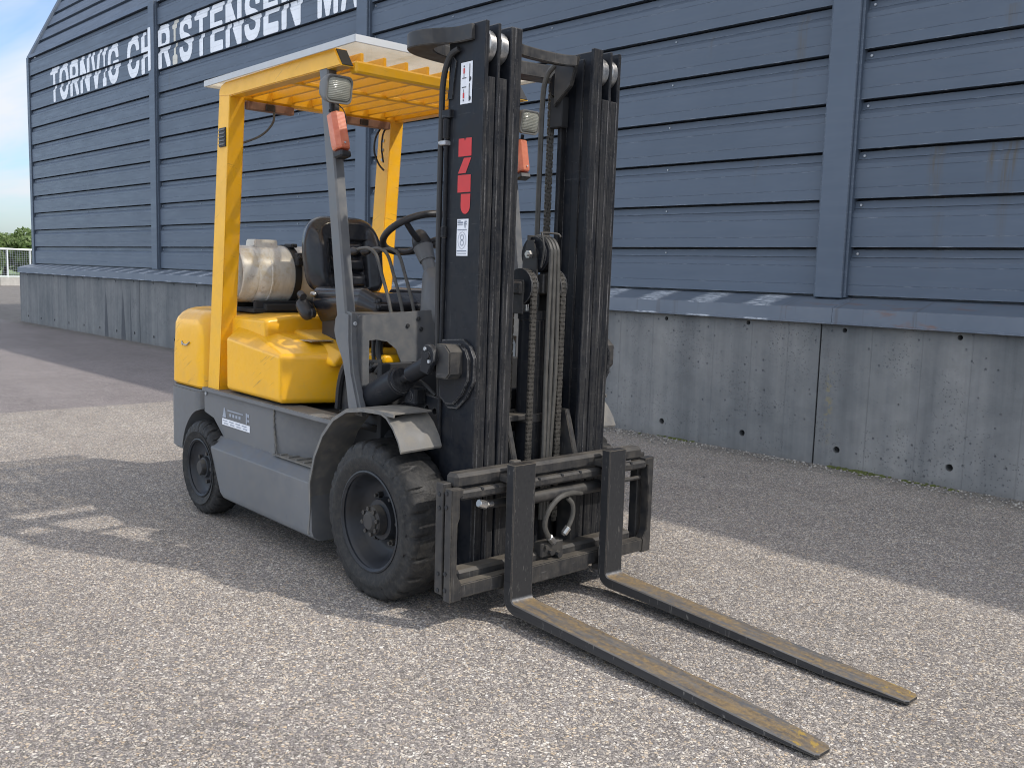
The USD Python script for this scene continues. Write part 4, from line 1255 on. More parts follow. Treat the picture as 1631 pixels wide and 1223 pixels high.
# top tie bars
bow = [(0.310, 0.366), (0.215, 0.378), (0.12, 0.430), (0.02, 0.435), (-0.05, 0.36), (-0.085, 0.20), (-0.095, 0.0)]
bo = [(x, -y) for x, y in bow] + [(x, y) for x, y in bow[::-1][1:]]
ou = spline([(x, y, 0) for x, y in bo], 5)[:, :2]
inn = spline([(0.240, -0.353, 0), (0.170, -0.375, 0), (0.09, -0.365, 0), (0.035, -0.30, 0), (0.01, -0.17, 0), (0.0, 0, 0), (0.01, 0.17, 0), (0.035, 0.30, 0), (0.09, 0.365, 0), (0.170, 0.375, 0), (0.240, 0.353, 0)], 5)[:, :2]
bp = Polygon(np.vstack([[(0.312, -0.353)], ou, [(0.312, 0.353)], inn[::-1]])).buffer(0)
obj("mast_top_bow", tilt(prism(bp, "z", 2.090, 2.146, 0.003)), "dusty_steel", fk, smooth=35)
b2 = spline([(0.296, -0.150, 0), (0.27, -0.10, 0), (0.262, 0.0, 0), (0.27, 0.10, 0), (0.296, 0.150, 0)], 6)[:, :2]
b3 = b2 + [0.028, 0]
obj("mast_top_beam", tilt(prism(Polygon(np.vstack([b2, b3[::-1]])).buffer(0), "z", 2.080, 2.120, 0.003)), "dusty_steel", fk, smooth=35)
for s in (-1, 1):
    F_ = (lambda m: tilt(m)) if s < 0 else (lambda m: tilt(mir(m)))
    obj("mast_gusset", F_(prism([(0.20, 2.12), (0.325, 2.12), (0.29, 2.01), (0.20, 1.94)], "y", -0.170, -0.150, 0.003)), "dusty_steel", fk)
obj("mast_cross_member", cat(*[tilt(rbox(0.150, 0.176, -0.34, 0.34, z, z + 0.09, 0.005)) for z in (0.30, 0.72)]), "black_steel", fk)
obj("inner_cross_member", cat(*[tilt(rbox(0.195, 0.215, -0.21, 0.21, z, z + 0.07, 0.005)) for z in (0.66, 0.20)]), "dusty_steel", fk)

# decals on the outer channel's side
def decal(name, x0, x1, z0, z1, mat, par, lift=0.0012, y=-0.352):
    m = tilt(trimesh.Trimesh([(x0, y - lift, z0), (x1, y - lift, z0), (x1, y - lift, z1), (x0, y - lift, z1)], [(0, 1, 2), (0, 2, 3)], process=False))
    return obj(name, m, mat, par, smooth=False)
def flat(polys, par, name, mat, lift, y=-0.352, tl=True):
    V, F, n = [], [], 0
    for P in polys:
        pg = P if hasattr(P, "exterior") else Polygon(P)
        v, f = trimesh.creation.triangulate_polygon(pg, engine="earcut")
        V.append(np.stack([v[:, 0], np.full(len(v), y - lift), v[:, 1]], 1)); F.append(np.asarray(f) + n); n += len(v)
    m = trimesh.Trimesh(np.vstack(V), np.vstack(F), process=False)
    if m.face_normals[0][1] > 0:
        m.invert()
    return obj(name, tilt(m) if tl else m, mat, par, smooth=False)
right_channel = "/World/forklift/outer_mast_channel"
def R_(x0, x1, z0, z1):
    return [(x0, z0), (x1, z0), (x1, z1), (x0, z1)]
d1 = decal("warning_sticker", 0.239, 0.305, 1.875, 2.020, "decal_white", right_channel)
# the four shapes of the red maker's mark, read from bottom to top
x0, x1 = 0.237, 0.312
flat([[(x0, 1.690), (x1, 1.690), (x1, 1.754), (0.278, 1.754), (0.273, 1.744), (0.268, 1.754), (x0, 1.754)], [(x0, 1.630), (0.282, 1.630), (x1, 1.684), (0.270, 1.684)], R_(x0, x1, 1.562, 1.624), list(Polygon(R_(0.258, x1, 1.512, 1.556)).union(Polygon([(0.258 + 0.027 * (1 - math.cos(a)), 1.514 - 0.030 * math.sin(a)) for a in np.linspace(0, PI, 14)])).exterior.coords)[:-1]], right_channel, "red_mark", "red_decal", 0.0012)
decal("inspection_sticker", 0.240, 0.306, 1.333, 1.466, "decal_white", right_channel)
# warning sticker print: two pictograms of a lift with a standing figure
pr = []
for zb, flip in ((1.950, 1), (1.882, -1)):
    zt = zb + 0.062
    pr += [R_(0.288, 0.292, zb, zt), R_(0.248, 0.272, zb + (0.014 if flip > 0 else 0.050), zb + (0.017 if flip > 0 else 0.053))]
    cx_ = 0.258
    zz = (lambda t: zb + t) if flip > 0 else (lambda t: zb + 0.062 - t)
    pr += [R_(cx_ - 0.003, cx_ + 0.003, *sorted((zz(0.053), zz(0.059)))), R_(cx_ - 0.0012, cx_ + 0.0012, *sorted((zz(0.018), zz(0.030))))]
    pr += [[(0.292 + 0.008 * math.cos(a) * (1 if k == 0 else 0.6), zb + 0.010 + 0.008 * math.sin(a) * (1 if k == 0 else 0.6)) for a in np.linspace(-PI / 2, PI / 2, 10)] for k in (0,)]
flat(pr, right_channel, "sticker_print", "decal_black", 0.0024)
flat([R_(0.254, 0.262, 1.950 + 0.031, 1.950 + 0.050), R_(0.254, 0.262, 1.882 + 0.013, 1.882 + 0.032)], right_channel, "sticker_print", "red_decal", 0.0024)
flat([R_(0.244, 0.262, 1.458, 1.461), R_(0.244, 0.276, 1.451, 1.456), R_(0.244, 0.276, 1.445, 1.4475), R_(0.244, 0.299, 1.426, 1.429), R_(0.244, 0.299, 1.349, 1.3525), [(0.286, 1.434), (0.291, 1.434), (0.290, 1.452), (0.293, 1.452), (0.288, 1.462), (0.283, 1.452)], R_(0.292, 0.298, 1.446, 1.450), R_(0.292, 0.298, 1.455, 1.459)], right_channel, "sticker_print", "decal_grey", 0.0024)
ring = lambda cx, cz, a, b, t: Polygon([(cx + a * math.cos(q), cz + b * math.sin(q)) for q in np.linspace(0, 2 * PI, 30)[:-1]]).difference(Polygon([(cx + (a - t) * math.cos(q), cz + (b - t) * math.sin(q)) for q in np.linspace(0, 2 * PI, 30)[:-1]]))
flat([ring(0.272, 1.389, 0.024, 0.031, 0.0018), ring(0.272, 1.400, 0.011, 0.011, 0.0035), ring(0.272, 1.380, 0.011, 0.011, 0.0035), R_(0.246, 0.298, 1.340, 1.3425)], right_channel, "sticker_print", "decal_pale", 0.0024)

# long tubes and a pipe behind the mast's right rear edge
obj("mast_hose", tilt(tube([(0.235, -0.362, 2.07), (0.185, -0.366, 2.045), (0.150, -0.365, 1.96), (0.142, -0.362, 1.80), (0.142, -0.362, 1.40), (0.150, -0.36, 1.02), (0.155, -0.35, 0.80)], 0.011, 10, 8)), "rubber_hose", fk)
pipe = obj("mast_pipe", tilt(cat(cyl((0.172, -0.360, 0.60), (0.172, -0.360, 1.80), 0.008, n=10), cyl((0.172, -0.360, 1.76), (0.172, -0.360, 1.83), 0.014, n=12, ch=0.002), cyl((0.172, -0.360, 1.40), (0.172, -0.360, 1.44), 0.013, n=12, ch=0.002))), "black_steel", fk)
obj("clamp", tilt(cat(rbox(0.150, 0.186, -0.378, -0.345, 1.735, 1.752, 0.003), cyl((0.146, -0.372, 1.744), (0.158, -0.372, 1.744), 0.007, n=8))), "galvanised", str(pipe.GetPath()))
obj("mast_bracket", tilt(rbox(0.150, 0.200, -0.37, -0.348, 1.832, 1.862, 0.003)), "black_steel", fk)
obj("hose_guide_plate", tilt(prism([(0.168, 1.90), (0.195, 1.90), (0.215, 2.03), (0.195, 2.05)], "y", -0.358, -0.353)), "black_steel", fk)

# ---- lift cylinder, chains, pulley, hoses in the mast window
CY = 0.022
lc = obj("lift_cylinder", tilt(cat(cyl((0.262, CY, 0.14), (0.262, CY, 1.125), 0.054, n=32, ch=0.004), cyl((0.262, CY, 1.095), (0.262, CY, 1.130), 0.058, n=32, ch=0.003))), "black_steel", fk)
obj("piston_rod", tilt(cyl((0.262, CY, 1.12), (0.262, CY, 1.22), 0.030, n=24)), "chrome", str(lc.GetPath()))
obj("crosshead", tilt(cat(rbox(0.225, 0.315, -0.095, 0.135, 1.195, 1.245, 0.006), rbox(0.300, 0.335, 0.005, 0.055, 1.20, 1.275, 0.004))), "dusty_steel", str(lc.GetPath()))
obj("clamp_band", tilt(cat(cyl((0.262, CY, 0.690), (0.262, CY, 0.725), 0.060, n=32, ch=0.003), rbox(0.20, 0.30, -0.21, -0.03, 0.70, 0.722, 0.003))), "dusty_steel", str(lc.GetPath()))
SZ = 1.225
def links(pts, w, plate, pitch=0.0165):
    """Leaf chain along a polyline in the x-z plane at a given y: staggered plates and pins."""
    P = np.asarray(pts, float)
    seg = np.linalg.norm(np.diff(P, axis=0), axis=1); cum = np.r_[0, np.cumsum(seg)]
    out = []
    k, t = 0, 0.0
    while t < cum[-1] - pitch:
        a = [np.interp(t, cum, P[:, i]) for i in range(3)]
        b = [np.interp(t + pitch, cum, P[:, i]) for i in range(3)]
        a, b = np.array(a), np.array(b)
        d = (b - a) / np.linalg.norm(b - a)
        nx = np.cross([0, 1.0, 0], d)
        offs = (-w, -w * 0.33, w * 0.33, w) if k % 2 else (-w * 0.66, 0.0, w * 0.66)
        for o in offs:
            c0, c1 = a - d * 0.006 + [0, o, 0], b + d * 0.006 + [0, o, 0]
            out.append(bar(c0, c1, 0.0035, 0.0135, 0.0012, up=nx))
        out.append(cyl(a + [0, -w * 1.35, 0], a + [0, w * 1.35, 0], 0.0038, n=6))
        t += pitch; k += 1
    return cat(*out)
for y0, nm in ((-0.056, "a"), (0.100, "b")):
    wh = obj("chain_wheel", tilt(cat(lathe([(-0.018, 0.058), (-0.018, 0.070), (-0.013, 0.070), (-0.012, 0.058), (0.012, 0.058), (0.013, 0.070), (0.018, 0.070), (0.018, 0.058)], (0.285, y0, SZ), (0, 1, 0), 40), cyl((0.285, y0 - 0.03, SZ), (0.285, y0 + 0.03, SZ), 0.020, n=16, ch=0.003))), "black_steel", fk)
    obj("wheel_fork", tilt(cat(rbox(0.25, 0.32, y0 - 0.030, y0 - 0.024, 1.12, 1.25, 0.002), cyl((0.285, y0 - 0.040, SZ), (0.285, y0 - 0.024, SZ), 0.013, n=6))), "dusty_steel", str(wh.GetPath()))
    arcp = [(0.285 + 0.064 * math.cos(a), y0, SZ + 0.064 * math.sin(a)) for a in np.linspace(PI, 0, 14)]
    pts = [(0.221, y0, 0.30)] + arcp + [(0.349, y0, 0.56), (0.349, y0, 0.28)]
    obj("lift_chain", tilt(links(pts, 0.011, 0)), "chain_steel", fk, smooth=False, kind="stuff")
# pulley with guard and the hoses over it
PZ, PY = 1.350, 0.030
pu = obj("hose_pulley", tilt(cat(lathe([(-0.036, 0.03), (-0.036, 0.069)] + [q for i in range(4) for q in ((-0.033 + 0.0185 * i, 0.069), (-0.030 + 0.0185 * i, 0.060), (-0.022 + 0.0185 * i, 0.060), (-0.018 + 0.0185 * i, 0.069))] + [(0.040, 0.069), (0.040, 0.03)], (0.285, PY, PZ), (0, 1, 0), 40), cyl((0.285, PY - 0.045, PZ), (0.285, PY - 0.03, PZ), 0.028, n=20, ch=0.003))), "black_steel", fk)
gp_ = str(pu.GetPath())
obj("pulley_bracket", tilt(cat(prism([(0.235, 1.23), (0.325, 1.23), (0.322, 1.33), (0.300, 1.405), (0.262, 1.405), (0.240, 1.33)], "y", PY - 0.052, PY - 0.046, 0.0015), prism([(0.235, 1.23), (0.325, 1.23), (0.322, 1.33), (0.300, 1.405), (0.262, 1.405), (0.240, 1.33)], "y", PY + 0.046, PY + 0.052, 0.0015), rbox(0.262, 0.268, PY - 0.052, PY + 0.052, 1.40, 1.424, 0.001))), "dusty_steel", gp_)
obj("guard_wire", tilt(tube([(0.345, PY - 0.05, 1.30), (0.358, PY - 0.05, 1.37), (0.345, PY - 0.05, 1.425), (0.335, PY - 0.04, 1.432), (0.335, PY + 0.04, 1.432), (0.345, PY + 0.05, 1.42)], 0.004, 8, 5)), "dusty_steel", gp_)
obj("axle_nut", tilt(cat(cyl((0.285, PY - 0.068, PZ), (0.285, PY - 0.05, PZ), 0.016, n=6), cyl((0.285, PY - 0.076, PZ), (0.285, PY - 0.066, PZ), 0.008, n=10))), "bright_steel", gp_)
for k in range(3):
    y = PY - 0.0075 + 0.0185 * k
    arcp = [(0.285 + 0.069 * math.cos(a), y, PZ + 0.069 * math.sin(a)) for a in np.linspace(PI, 0, 12)]
    P = [(0.216, y, 0.30), (0.216, y, 1.2)] + arcp + [(0.352, y + 0.004 * k, 1.2), (0.350 + 0.002 * k, y + 0.006 * k, 0.9), (0.352, y + 0.002, 0.6), (0.350, y, 0.30)]
    obj("mast_window_hose", tilt(tube(P, 0.0088, 8, 4)), "grey_hose", fk)
# rear chain and wheel high up at the left, with its hose
w2 = obj("chain_wheel", tilt(cat(lathe([(-0.016, 0.030), (-0.016, 0.046), (-0.012, 0.046), (-0.011, 0.038), (0.011, 0.038), (0.012, 0.046), (0.016, 0.046), (0.016, 0.030)], (0.200, 0.182, 2.030), (0, 1, 0), 36))), "black_steel", fk)
obj("lift_chain", tilt(links([(0.156, 0.182, 1.20), (0.156, 0.182, 2.0)] + [(0.200 + 0.044 * math.cos(a), 0.182, 2.030 + 0.044 * math.sin(a)) for a in np.linspace(PI * 0.98, PI * 0.1, 8)], 0.013, 0)), "chain_steel", fk, smooth=False, kind="stuff")
obj("chain_anchor", tilt(rbox(0.165, 0.235, 0.165, 0.205, 1.86, 1.98, 0.004)), "dark_void", fk)
obj("mast_hose", tilt(tube([(0.20, 0.150, 2.10), (0.165, 0.142, 2.06), (0.150, 0.138, 1.97), (0.148, 0.137, 1.7), (0.150, 0.135, 1.3), (0.155, 0.13, 1.0)], 0.011, 10, 6)), "grey_hose", fk)
obj("side_lift_cylinder", tilt(cyl((0.235, -0.165, 0.16), (0.235, -0.165, 0.86), 0.034, n=20, ch=0.004)), "dusty_steel", fk)
obj("side_lift_cylinder", tilt(cyl((0.235, 0.165, 0.16), (0.235, 0.165, 0.86), 0.034, n=20, ch=0.004)), "dusty_steel", fk)
obj("side_rod", tilt(cyl((0.235, -0.165, 0.85), (0.235, -0.165, 1.22), 0.012, n=12)), "dusty_steel", fk)

# ---- tilt cylinders and their brackets on the mast
for s in (-1, 1):
    F_ = (lambda m: m) if s < 0 else mir
    oct_ = [(0.175, 1.020), (0.300, 1.030), (0.345, 1.005), (0.368, 0.965), (0.368, 0.880), (0.330, 0.815), (0.270, 0.768), (0.215, 0.765), (0.165, 0.800), (0.155, 0.960)]
    bk = obj("tilt_bracket", F_(cat(prism(oct_, "y", -0.366, -0.352, 0.003), prism(Polygon(oct_).buffer(-0.016, join_style=2), "y", -0.380, -0.364, 0.004))), "black_steel", fk, smooth=20)
    bp_ = str(bk.GetPath())
    blk = [prism([(0.235, 1.010), (0.290, 1.010), (0.320, 0.985), (0.320, 0.905), (0.300, 0.885), (0.235, 0.885)], "y", -0.440, -0.376, 0.005)]
    obj("pin_block", F_(cat(*blk)), "dusty_steel", bp_)
    clev = [(0.215 + 0.042 * math.cos(a), 0.965 + 0.042 * math.sin(a)) for a in np.linspace(-PI * 0.35, PI * 1.1, 14)] + [(0.165, 0.905), (0.215, 0.895)]
    obj("clevis", F_(cat(prism(clev, "y", -0.462, -0.440, 0.003), prism(clev, "y", -0.402, -0.380, 0.003), cyl((0.218, -0.470, 0.966), (0.218, -0.375, 0.966), 0.014, n=14, ch=0.002))), "black_steel", bp_)
    for x, z in ((0.205, 0.990), (0.230, 0.945)):
        obj("bolt", F_(cyl((x, -0.462, z), (x, -0.469, z), 0.007, n=8)), "galvanised", bp_)
    a, b, e = np.array([0.205, -0.421, 0.945]), np.array([0.035, -0.421, 0.868]), np.array([-0.34, -0.400, 0.705])
    tc = obj("tilt_cylinder", F_(cat(cyl(b + (e - b) * 0.12, e, 0.058, n=28, ch=0.006), cyl(b + (e - b) * 0.09, b + (e - b) * 0.15, 0.050, n=28, ch=0.004))), "black_steel", fk)
    tp_ = str(tc.GetPath())
    obj("rod", F_(cyl(b + (a - b) * 0.10, e, 0.017, n=16)), "chrome", tp_)
    obj("rod_end", F_(cyl(a, b + (a - b) * 0.12, 0.034, n=20, ch=0.004)), "black_steel", tp_)

# ---- carriage with side-shift frame
cr = obj("carriage", cat(rbox(0.385, 0.450, -0.500, 0.500, 0.512, 0.566, 0.012), rbox(0.360, 0.430, -0.47, 0.47, 0.150, 0.205, 0.010)), "dusty_steel", fk)
cp = str(cr.GetPath())
obj("front_rail", cat(rbox(0.440, 0.479, -0.500, 0.500, 0.478, 0.512, 0.008)), "dusty_steel", cp)
lowp = prism([(-0.50, 0.122), (-0.20, 0.118), (-0.02, 0.118), (-0.01, 0.088), (-0.20, 0.082), (0.0, 0.082)] if False else [(-0.50, 0.175), (0.50, 0.175), (0.50, 0.122), (0.17, 0.122), (0.155, 0.105), (-0.155, 0.105), (-0.17, 0.122), (-0.50, 0.122)], "x", 0.432, 0.477, 0.004)
obj("lower_rail", lowp, "dusty_steel", cp)
for s in (-1, 1):
    F_ = (lambda m: m) if s < 0 else mir
    stile = Polygon([(-0.541, 0.116), (-0.541, 0.522), (-0.488, 0.520), (-0.488, 0.496), (-0.504, 0.490), (-0.504, 0.415), (-0.512, 0.395), (-0.512, 0.215), (-0.502, 0.195), (-0.490, 0.178), (-0.488, 0.116)])
    e_ = obj("end_plate", F_(cat(prism(stile, "x", 0.440, 0.480, 0.003), rbox(0.385, 0.428, -0.540, -0.500, 0.130, 0.535, 0.003))), "dusty_steel", cp)
for s in (-1, 1):
    F_ = (lambda m: m) if s < 0 else mir
    for z in (0.505, 0.455, 0.215, 0.155):
        obj("end_bolt", F_(cyl((0.450, -0.540, z), (0.450, -0.544, z), 0.008, n=8)), "dark_void", cp)
        obj("end_bolt", F_(cyl((0.407, -0.539, z - 0.01), (0.407, -0.543, z - 0.01), 0.008, n=8)), "dark_void", cp)
    # tapering upright plates that ride in the mast
    obj("carriage_upright", F_(prism([(0.300, 0.12), (0.386, 0.12), (0.386, 0.56), (0.330, 0.735), (0.300, 0.735)], "y", -0.176, -0.150, 0.003)), "dusty_steel", cp)
for y in (-0.40, -0.33, -0.12, 0.0, 0.10, 0.40):
    obj("rail_notch", cat(rbox(0.452, 0.4802, y - 0.005, y + 0.005, 0.503, 0.5135, 0.001)), "dark_void", cp)
sh = obj("shift_cylinder", cat(cyl((0.440, -0.22, 0.432), (0.440, 0.245, 0.432), 0.026, n=24, ch=0.003), cyl((0.440, 0.24, 0.432), (0.440, 0.50, 0.432), 0.009, n=12), cyl((0.440, -0.34, 0.436), (0.440, -0.21, 0.432), 0.016, n=14)), "dusty_steel", fk)
obj("fitting", cat(cyl((0.455, -0.40, 0.452), (0.455, -0.365, 0.440), 0.016, n=10, ch=0.003), cyl((0.452, -0.37, 0.44), (0.452, -0.33, 0.44), 0.010, n=6)), "bright_steel", str(sh.GetPath()))
hs = obj("shift_hose", tube([(0.455, 0.130, 0.418), (0.465, 0.06, 0.428), (0.470, -0.01, 0.418), (0.470, -0.062, 0.375), (0.468, -0.078, 0.325), (0.465, -0.058, 0.280), (0.455, -0.025, 0.252)], 0.0105, 10, 8), "grey_hose", fk)
hs2 = obj("shift_hose", tube([(0.462, 0.048, 0.410), (0.466, 0.070, 0.385), (0.466, 0.076, 0.345), (0.462, 0.062, 0.300), (0.455, 0.035, 0.262)], 0.0095, 10, 8), "grey_hose", fk)
obj("hose_end", cat(cyl((0.463, -0.048, 0.270), (0.452, -0.012, 0.240), 0.014, n=8, ch=0.002)), "bright_steel", str(hs.GetPath()))
obj("hose_end", cat(cyl((0.462, 0.058, 0.292), (0.455, 0.040, 0.266), 0.014, n=8, ch=0.002)), "bright_steel", str(hs2.GetPath()))
obj("valve_block", cat(rbox(0.405, 0.452, -0.075, 0.045, 0.185, 0.245, 0.006), cyl((0.452, -0.03, 0.205), (0.468, -0.03, 0.205), 0.012, n=8), cyl((0.452, 0.012, 0.19), (0.468, 0.012, 0.19), 0.014, n=8), cyl((0.452, -0.055, 0.23), (0.464, -0.055, 0.23), 0.008, n=8)), "dusty_steel", fk)

# ---- forks: one bent bar each, tapering to a rounded tip
def fork(y0, y1, tip0, tip1):
    xf, xb = 0.543, 0.499
    t0 = xf - xb
    st = []                                            # (inner point, outer point, y0, y1)
    zt = 0.592
    for z in (zt, 0.45, 0.25, 0.145):
        st.append(((xf, z), (xb, z), y0, y1))
    ci = (0.563, 0.104)                                # centre of the heel's inner radius
    for a in np.radians([180, 200, 220, 240, 258, 270]):
        ri, ro = 0.020, 0.064
        st.append(((ci[0] + ri * math.cos(a), ci[1] + ri * math.sin(a)), (ci[0] + ro * math.cos(a), ci[1] + ro * math.sin(a) * 0.98), y0, y1))
    xs = [0.62, 0.75, 0.95, 1.15, 1.35, 1.52, 1.62, 1.70, 1.745, 1.770, 1.779]
    for x in xs:
        k = (x - 0.563) / (1.779 - 0.563)
        ztop = 0.084 - 0.062 * k
        th = 0.042 - 0.018 * k if x < 1.52 else 0.0275 - (x - 1.52) / 0.26 * 0.0165
        q = 0.0 if x < 1.55 else (x - 1.55) / 0.225
        a, b = y0 + (tip0 - y0) * min(1, q), y1 + (tip1 - y1) * min(1, q)
        if x > 1.76:
            r = (x - 1.76) / 0.019
            ins = 0.014 * (1 - math.sqrt(max(0, 1 - r * r)))
            a, b = a + ins, b - ins
            ztop -= 0.002 * r
        zb = max(ztop - th, 0.004)
        st.append(((x, ztop), (x, zb), a, b))
    rings = []
    c = 0.0035
    for (ix, iz), (ox, oz), a, b in st:
        d = np.array([ox - ix, oz - iz]); L = np.linalg.norm(d); d /= L
        ch = min(c, L * 0.3)
        P = lambda t: (ix + d[0] * t, iz + d[1] * t)
        ring = []
        for y, t in ((a + c, 0), (b - c, 0), (b, ch), (b, L - ch), (b - c, L), (a + c, L), (a, L - ch), (a, ch)):
            q = P(t)
            ring.append((q[0], y, q[1]))
        rings.append(ring)
    return loft(rings)
for y0, y1, a, b in ((-0.309, -0.202, -0.306, -0.226), (0.194, 0.292, 0.207, 0.288)):
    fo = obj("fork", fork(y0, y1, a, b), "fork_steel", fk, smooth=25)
    obj("fork_hook", cat(rbox(0.440, 0.500, y0 + 0.012, y1 - 0.012, 0.516, 0.545, 0.005), rbox(0.452, 0.500, y0 + 0.012, y1 - 0.012, 0.095, 0.120, 0.004), rbox(0.470, 0.500, (y0 + y1) / 2 - 0.02, (y0 + y1) / 2 + 0.02, 0.575, 0.598, 0.004)), "dusty_steel", str(fo.GetPath()))

# ---- side label on the grey panel
lb = str(obj("side_label", prism([(-1.415, 0.486), (-1.115, 0.486), (-1.115, 0.518), (-1.415, 0.518)], "y", -0.5138, -0.5125), "decal_white", fk).GetPath())
flat([R_(-1.405 + i * 0.07, -1.405 + i * 0.07 + 0.05, 0.5065, 0.5105) for i in range(4)] + [R_(-1.395 + i * 0.07, -1.395 + i * 0.07 + 0.045, 0.494, 0.498) for i in range(4)], lb, "label_print", "decal_grey", 0.0028, y=-0.512, tl=False)
flat([[(-1.395, 0.572), (-1.385, 0.572), (-1.375, 0.545), (-1.372, 0.524), (-1.412, 0.524), (-1.402, 0.545)], R_(-1.355, -1.185, 0.560, 0.566), R_(-1.155, -1.143, 0.523, 0.575), R_(-1.140, -1.122, 0.556, 0.572), R_(-1.140, -1.120, 0.534, 0.546)], lb, "label_print", "decal_pale", 0.0016, y=-0.512, tl=False)
flat([R_(-1.335 + i * 0.034, -1.335 + i * 0.034 + 0.022, 0.535, 0.550) for i in range(4)], lb, "label_print", "decal_pale", 0.0016, y=-0.512, tl=False)

# ---- seat
def seat_back():
    cz, hz, hy = 1.338, 0.192, 0.217
    front, n, m = [], 48, 14
    rings = []
    def outline(a, k):
        c, s = math.cos(a), math.sin(a)
        e = 0.40
        y = hy * math.copysign(abs(c) ** e, c)
        z = hz * math.copysign(abs(s) ** e, s)
        y *= 1.0 - 0.20 * max(0, z / hz) ** 2 - 0.04 * max(0, -z / hz)
        return y * k, z * k
    def prof(k, y, z):
        # front surface: thick side bolsters, flat dished middle with three pads
        yy, zz = y / hy, z / hz
        # rounded roll at the rim, thick side bolsters, a recessed middle with three pads
        f = 0.055 * min(1.0, math.sqrt(max(0.0, (1 - k) / 0.16)))
        f += 0.030 * max(0.0, min(1.0, (abs(yy) - 0.50) / 0.18)) * max(0.0, min(1.0, (1 - abs(yy)) / 0.22)) * max(0.0, min(1.0, (0.75 - zz) / 0.5))
        if abs(yy) < 0.50 and zz < 0.42 and zz > -0.86:
            e_ = min(1.0, (0.50 - abs(yy)) / 0.07, (0.42 - zz) / 0.09, (zz + 0.86) / 0.06)
            f -= 0.032 * e_
            for c in (0.18, -0.23, -0.64):
                t = abs(zz - c) / 0.175
                u = abs(yy) / 0.44
                if t < 1 and u < 1:
                    f += 0.038 * (1 - t ** 5) * (1 - u ** 8)
        return f
    ks = [1.0, 0.985, 0.96, 0.93, 0.90, 0.87, 0.84] + list(np.arange(0.81, 0.03, -0.028))
    al = np.arange(144) * 2 * PI / 144
    lean = lambda z: -0.16 * z
    base = -1.13
    for k, off in ((0.3, -0.045), (0.9, -0.042), (0.985, -0.03)):
        rings.append([(base + off + lean(outline(a, k)[1]), outline(a, k)[0], cz + outline(a, k)[1]) for a in al])
    for k in ks:
        ring = []
        for a in al:
            y, z = outline(a, k)
            f = prof(k, y, z)
            ring.append((base + f + lean(z), y, cz + z))
        rings.append(ring)
    return loft(rings)
st_ = obj("seat", balls([(-0.99, y, 1.115, 0.045) for y in (-0.20, 0.20)] + [(-0.60, y, 1.128, 0.040) for y in (-0.215, 0.215)] + [(-0.51, y, 1.105, 0.03) for y in (-0.20, 0.20)] + [(-0.99, y, 1.04, 0.03) for y in (-0.18, 0.18)], 24), "vinyl", fk, smooth=50)
sp2 = str(st_.GetPath())
for s in (-1, 1):
    obj("seat_bolster", balls([(-0.98, s * 0.215, 1.150, 0.035), (-0.60, s * 0.215, 1.158, 0.032), (-0.52, s * 0.20, 1.128, 0.028)], 20), "vinyl", sp2, smooth=50)
obj("seat_backrest", seat_back(), "vinyl", sp2, smooth=45)
obj("seat_belt_reel", cat(balls([(-1.02, -0.285, 1.095, 0.035), (-0.98, -0.285, 1.060, 0.035), (-1.02, -0.265, 1.08, 0.03)], 16), cyl((-1.02, -0.30, 1.15), (-0.99, -0.30, 1.135), 0.018, n=10)), "black_plastic", sp2)
obj("belt_buckle", balls([(-0.985, -0.255, 1.150, 0.012), (-0.955, -0.26, 1.150, 0.010)], 10), "bright_steel", sp2)
obj("recline_knob", cyl((-0.955, -0.262, 1.06), (-0.955, -0.285, 1.06), 0.022, n=16, ch=0.003), "black_plastic", sp2)
obj("seat_base", cat(rbox(-1.00, -0.60, -0.20, 0.20, 0.93, 1.05, 0.012)), "black_plastic", fk)

# ---- steering column and wheel
wc, wa = np.array([-0.490, 0.0, 1.440]), np.array([-0.50, 0.0, 0.866]); wa /= np.linalg.norm(wa)
d_, s_, u2 = frame(wa)
ringp = [wc + 0.166 * (math.cos(a) * s_ + math.sin(a) * u2) for a in np.arange(48) * 2 * PI / 48]
sw = obj("steering_wheel", tube(ringp, 0.0155, 12, 0, closed=True), "black_plastic", fk, smooth=50)
swp = str(sw.GetPath())
for k in range(3):
    a = k * 2 * PI / 3 + 0.62
    e = wc + 0.164 * (math.cos(a) * s_ + math.sin(a) * u2)
    mid = wc - wa * 0.04 + 0.09 * (math.cos(a) * s_ + math.sin(a) * u2)
    obj("spoke", tube([wc - wa * 0.055, mid, e], 0.013, 8, 6), "black_plastic", swp)
obj("hub", balls([tuple(wc - wa * 0.055) + (0.045,), tuple(wc - wa * 0.02) + (0.036,)], 20), "black_plastic", swp, smooth=50)
obj("knob", cat(balls([tuple(wc + 0.185 * u2 * 0 + s_ * 0.0 + (math.cos(2.5) * s_ + math.sin(2.5) * u2) * 0.166 + wa * 0.035) + (0.021,)], 16)), "black_plastic", swp, smooth=50)
col = obj("steering_column", cat(cyl(wc - wa * 0.07, wc - wa * 0.14, 0.045, 0.036, n=24), cyl(wc - wa * 0.13, wc - wa * 0.28, 0.030, n=20)), "grey_paint", fk)
obj("column_cover", balls([tuple(wc - wa * 0.22) + (0.045,), tuple(wc - wa * 0.28 + [0.03, 0, 0]) + (0.075,), (-0.30, 0.0, 1.10, 0.10)], 24), "grey_paint", str(col.GetPath()), smooth=50)
obj("shift_lever", cat(tube([tuple(wc - wa * 0.24 + [0, 0.03, 0]), (-0.62, 0.15, 1.30), (-0.68, 0.20, 1.335)], 0.005, 8, 6), cyl(wc - wa * 0.235 + np.array([-0.01, 0.03, 0]), (-0.585, 0.11, 1.275), 0.016, 0.008, n=12)), "black_plastic", fk)
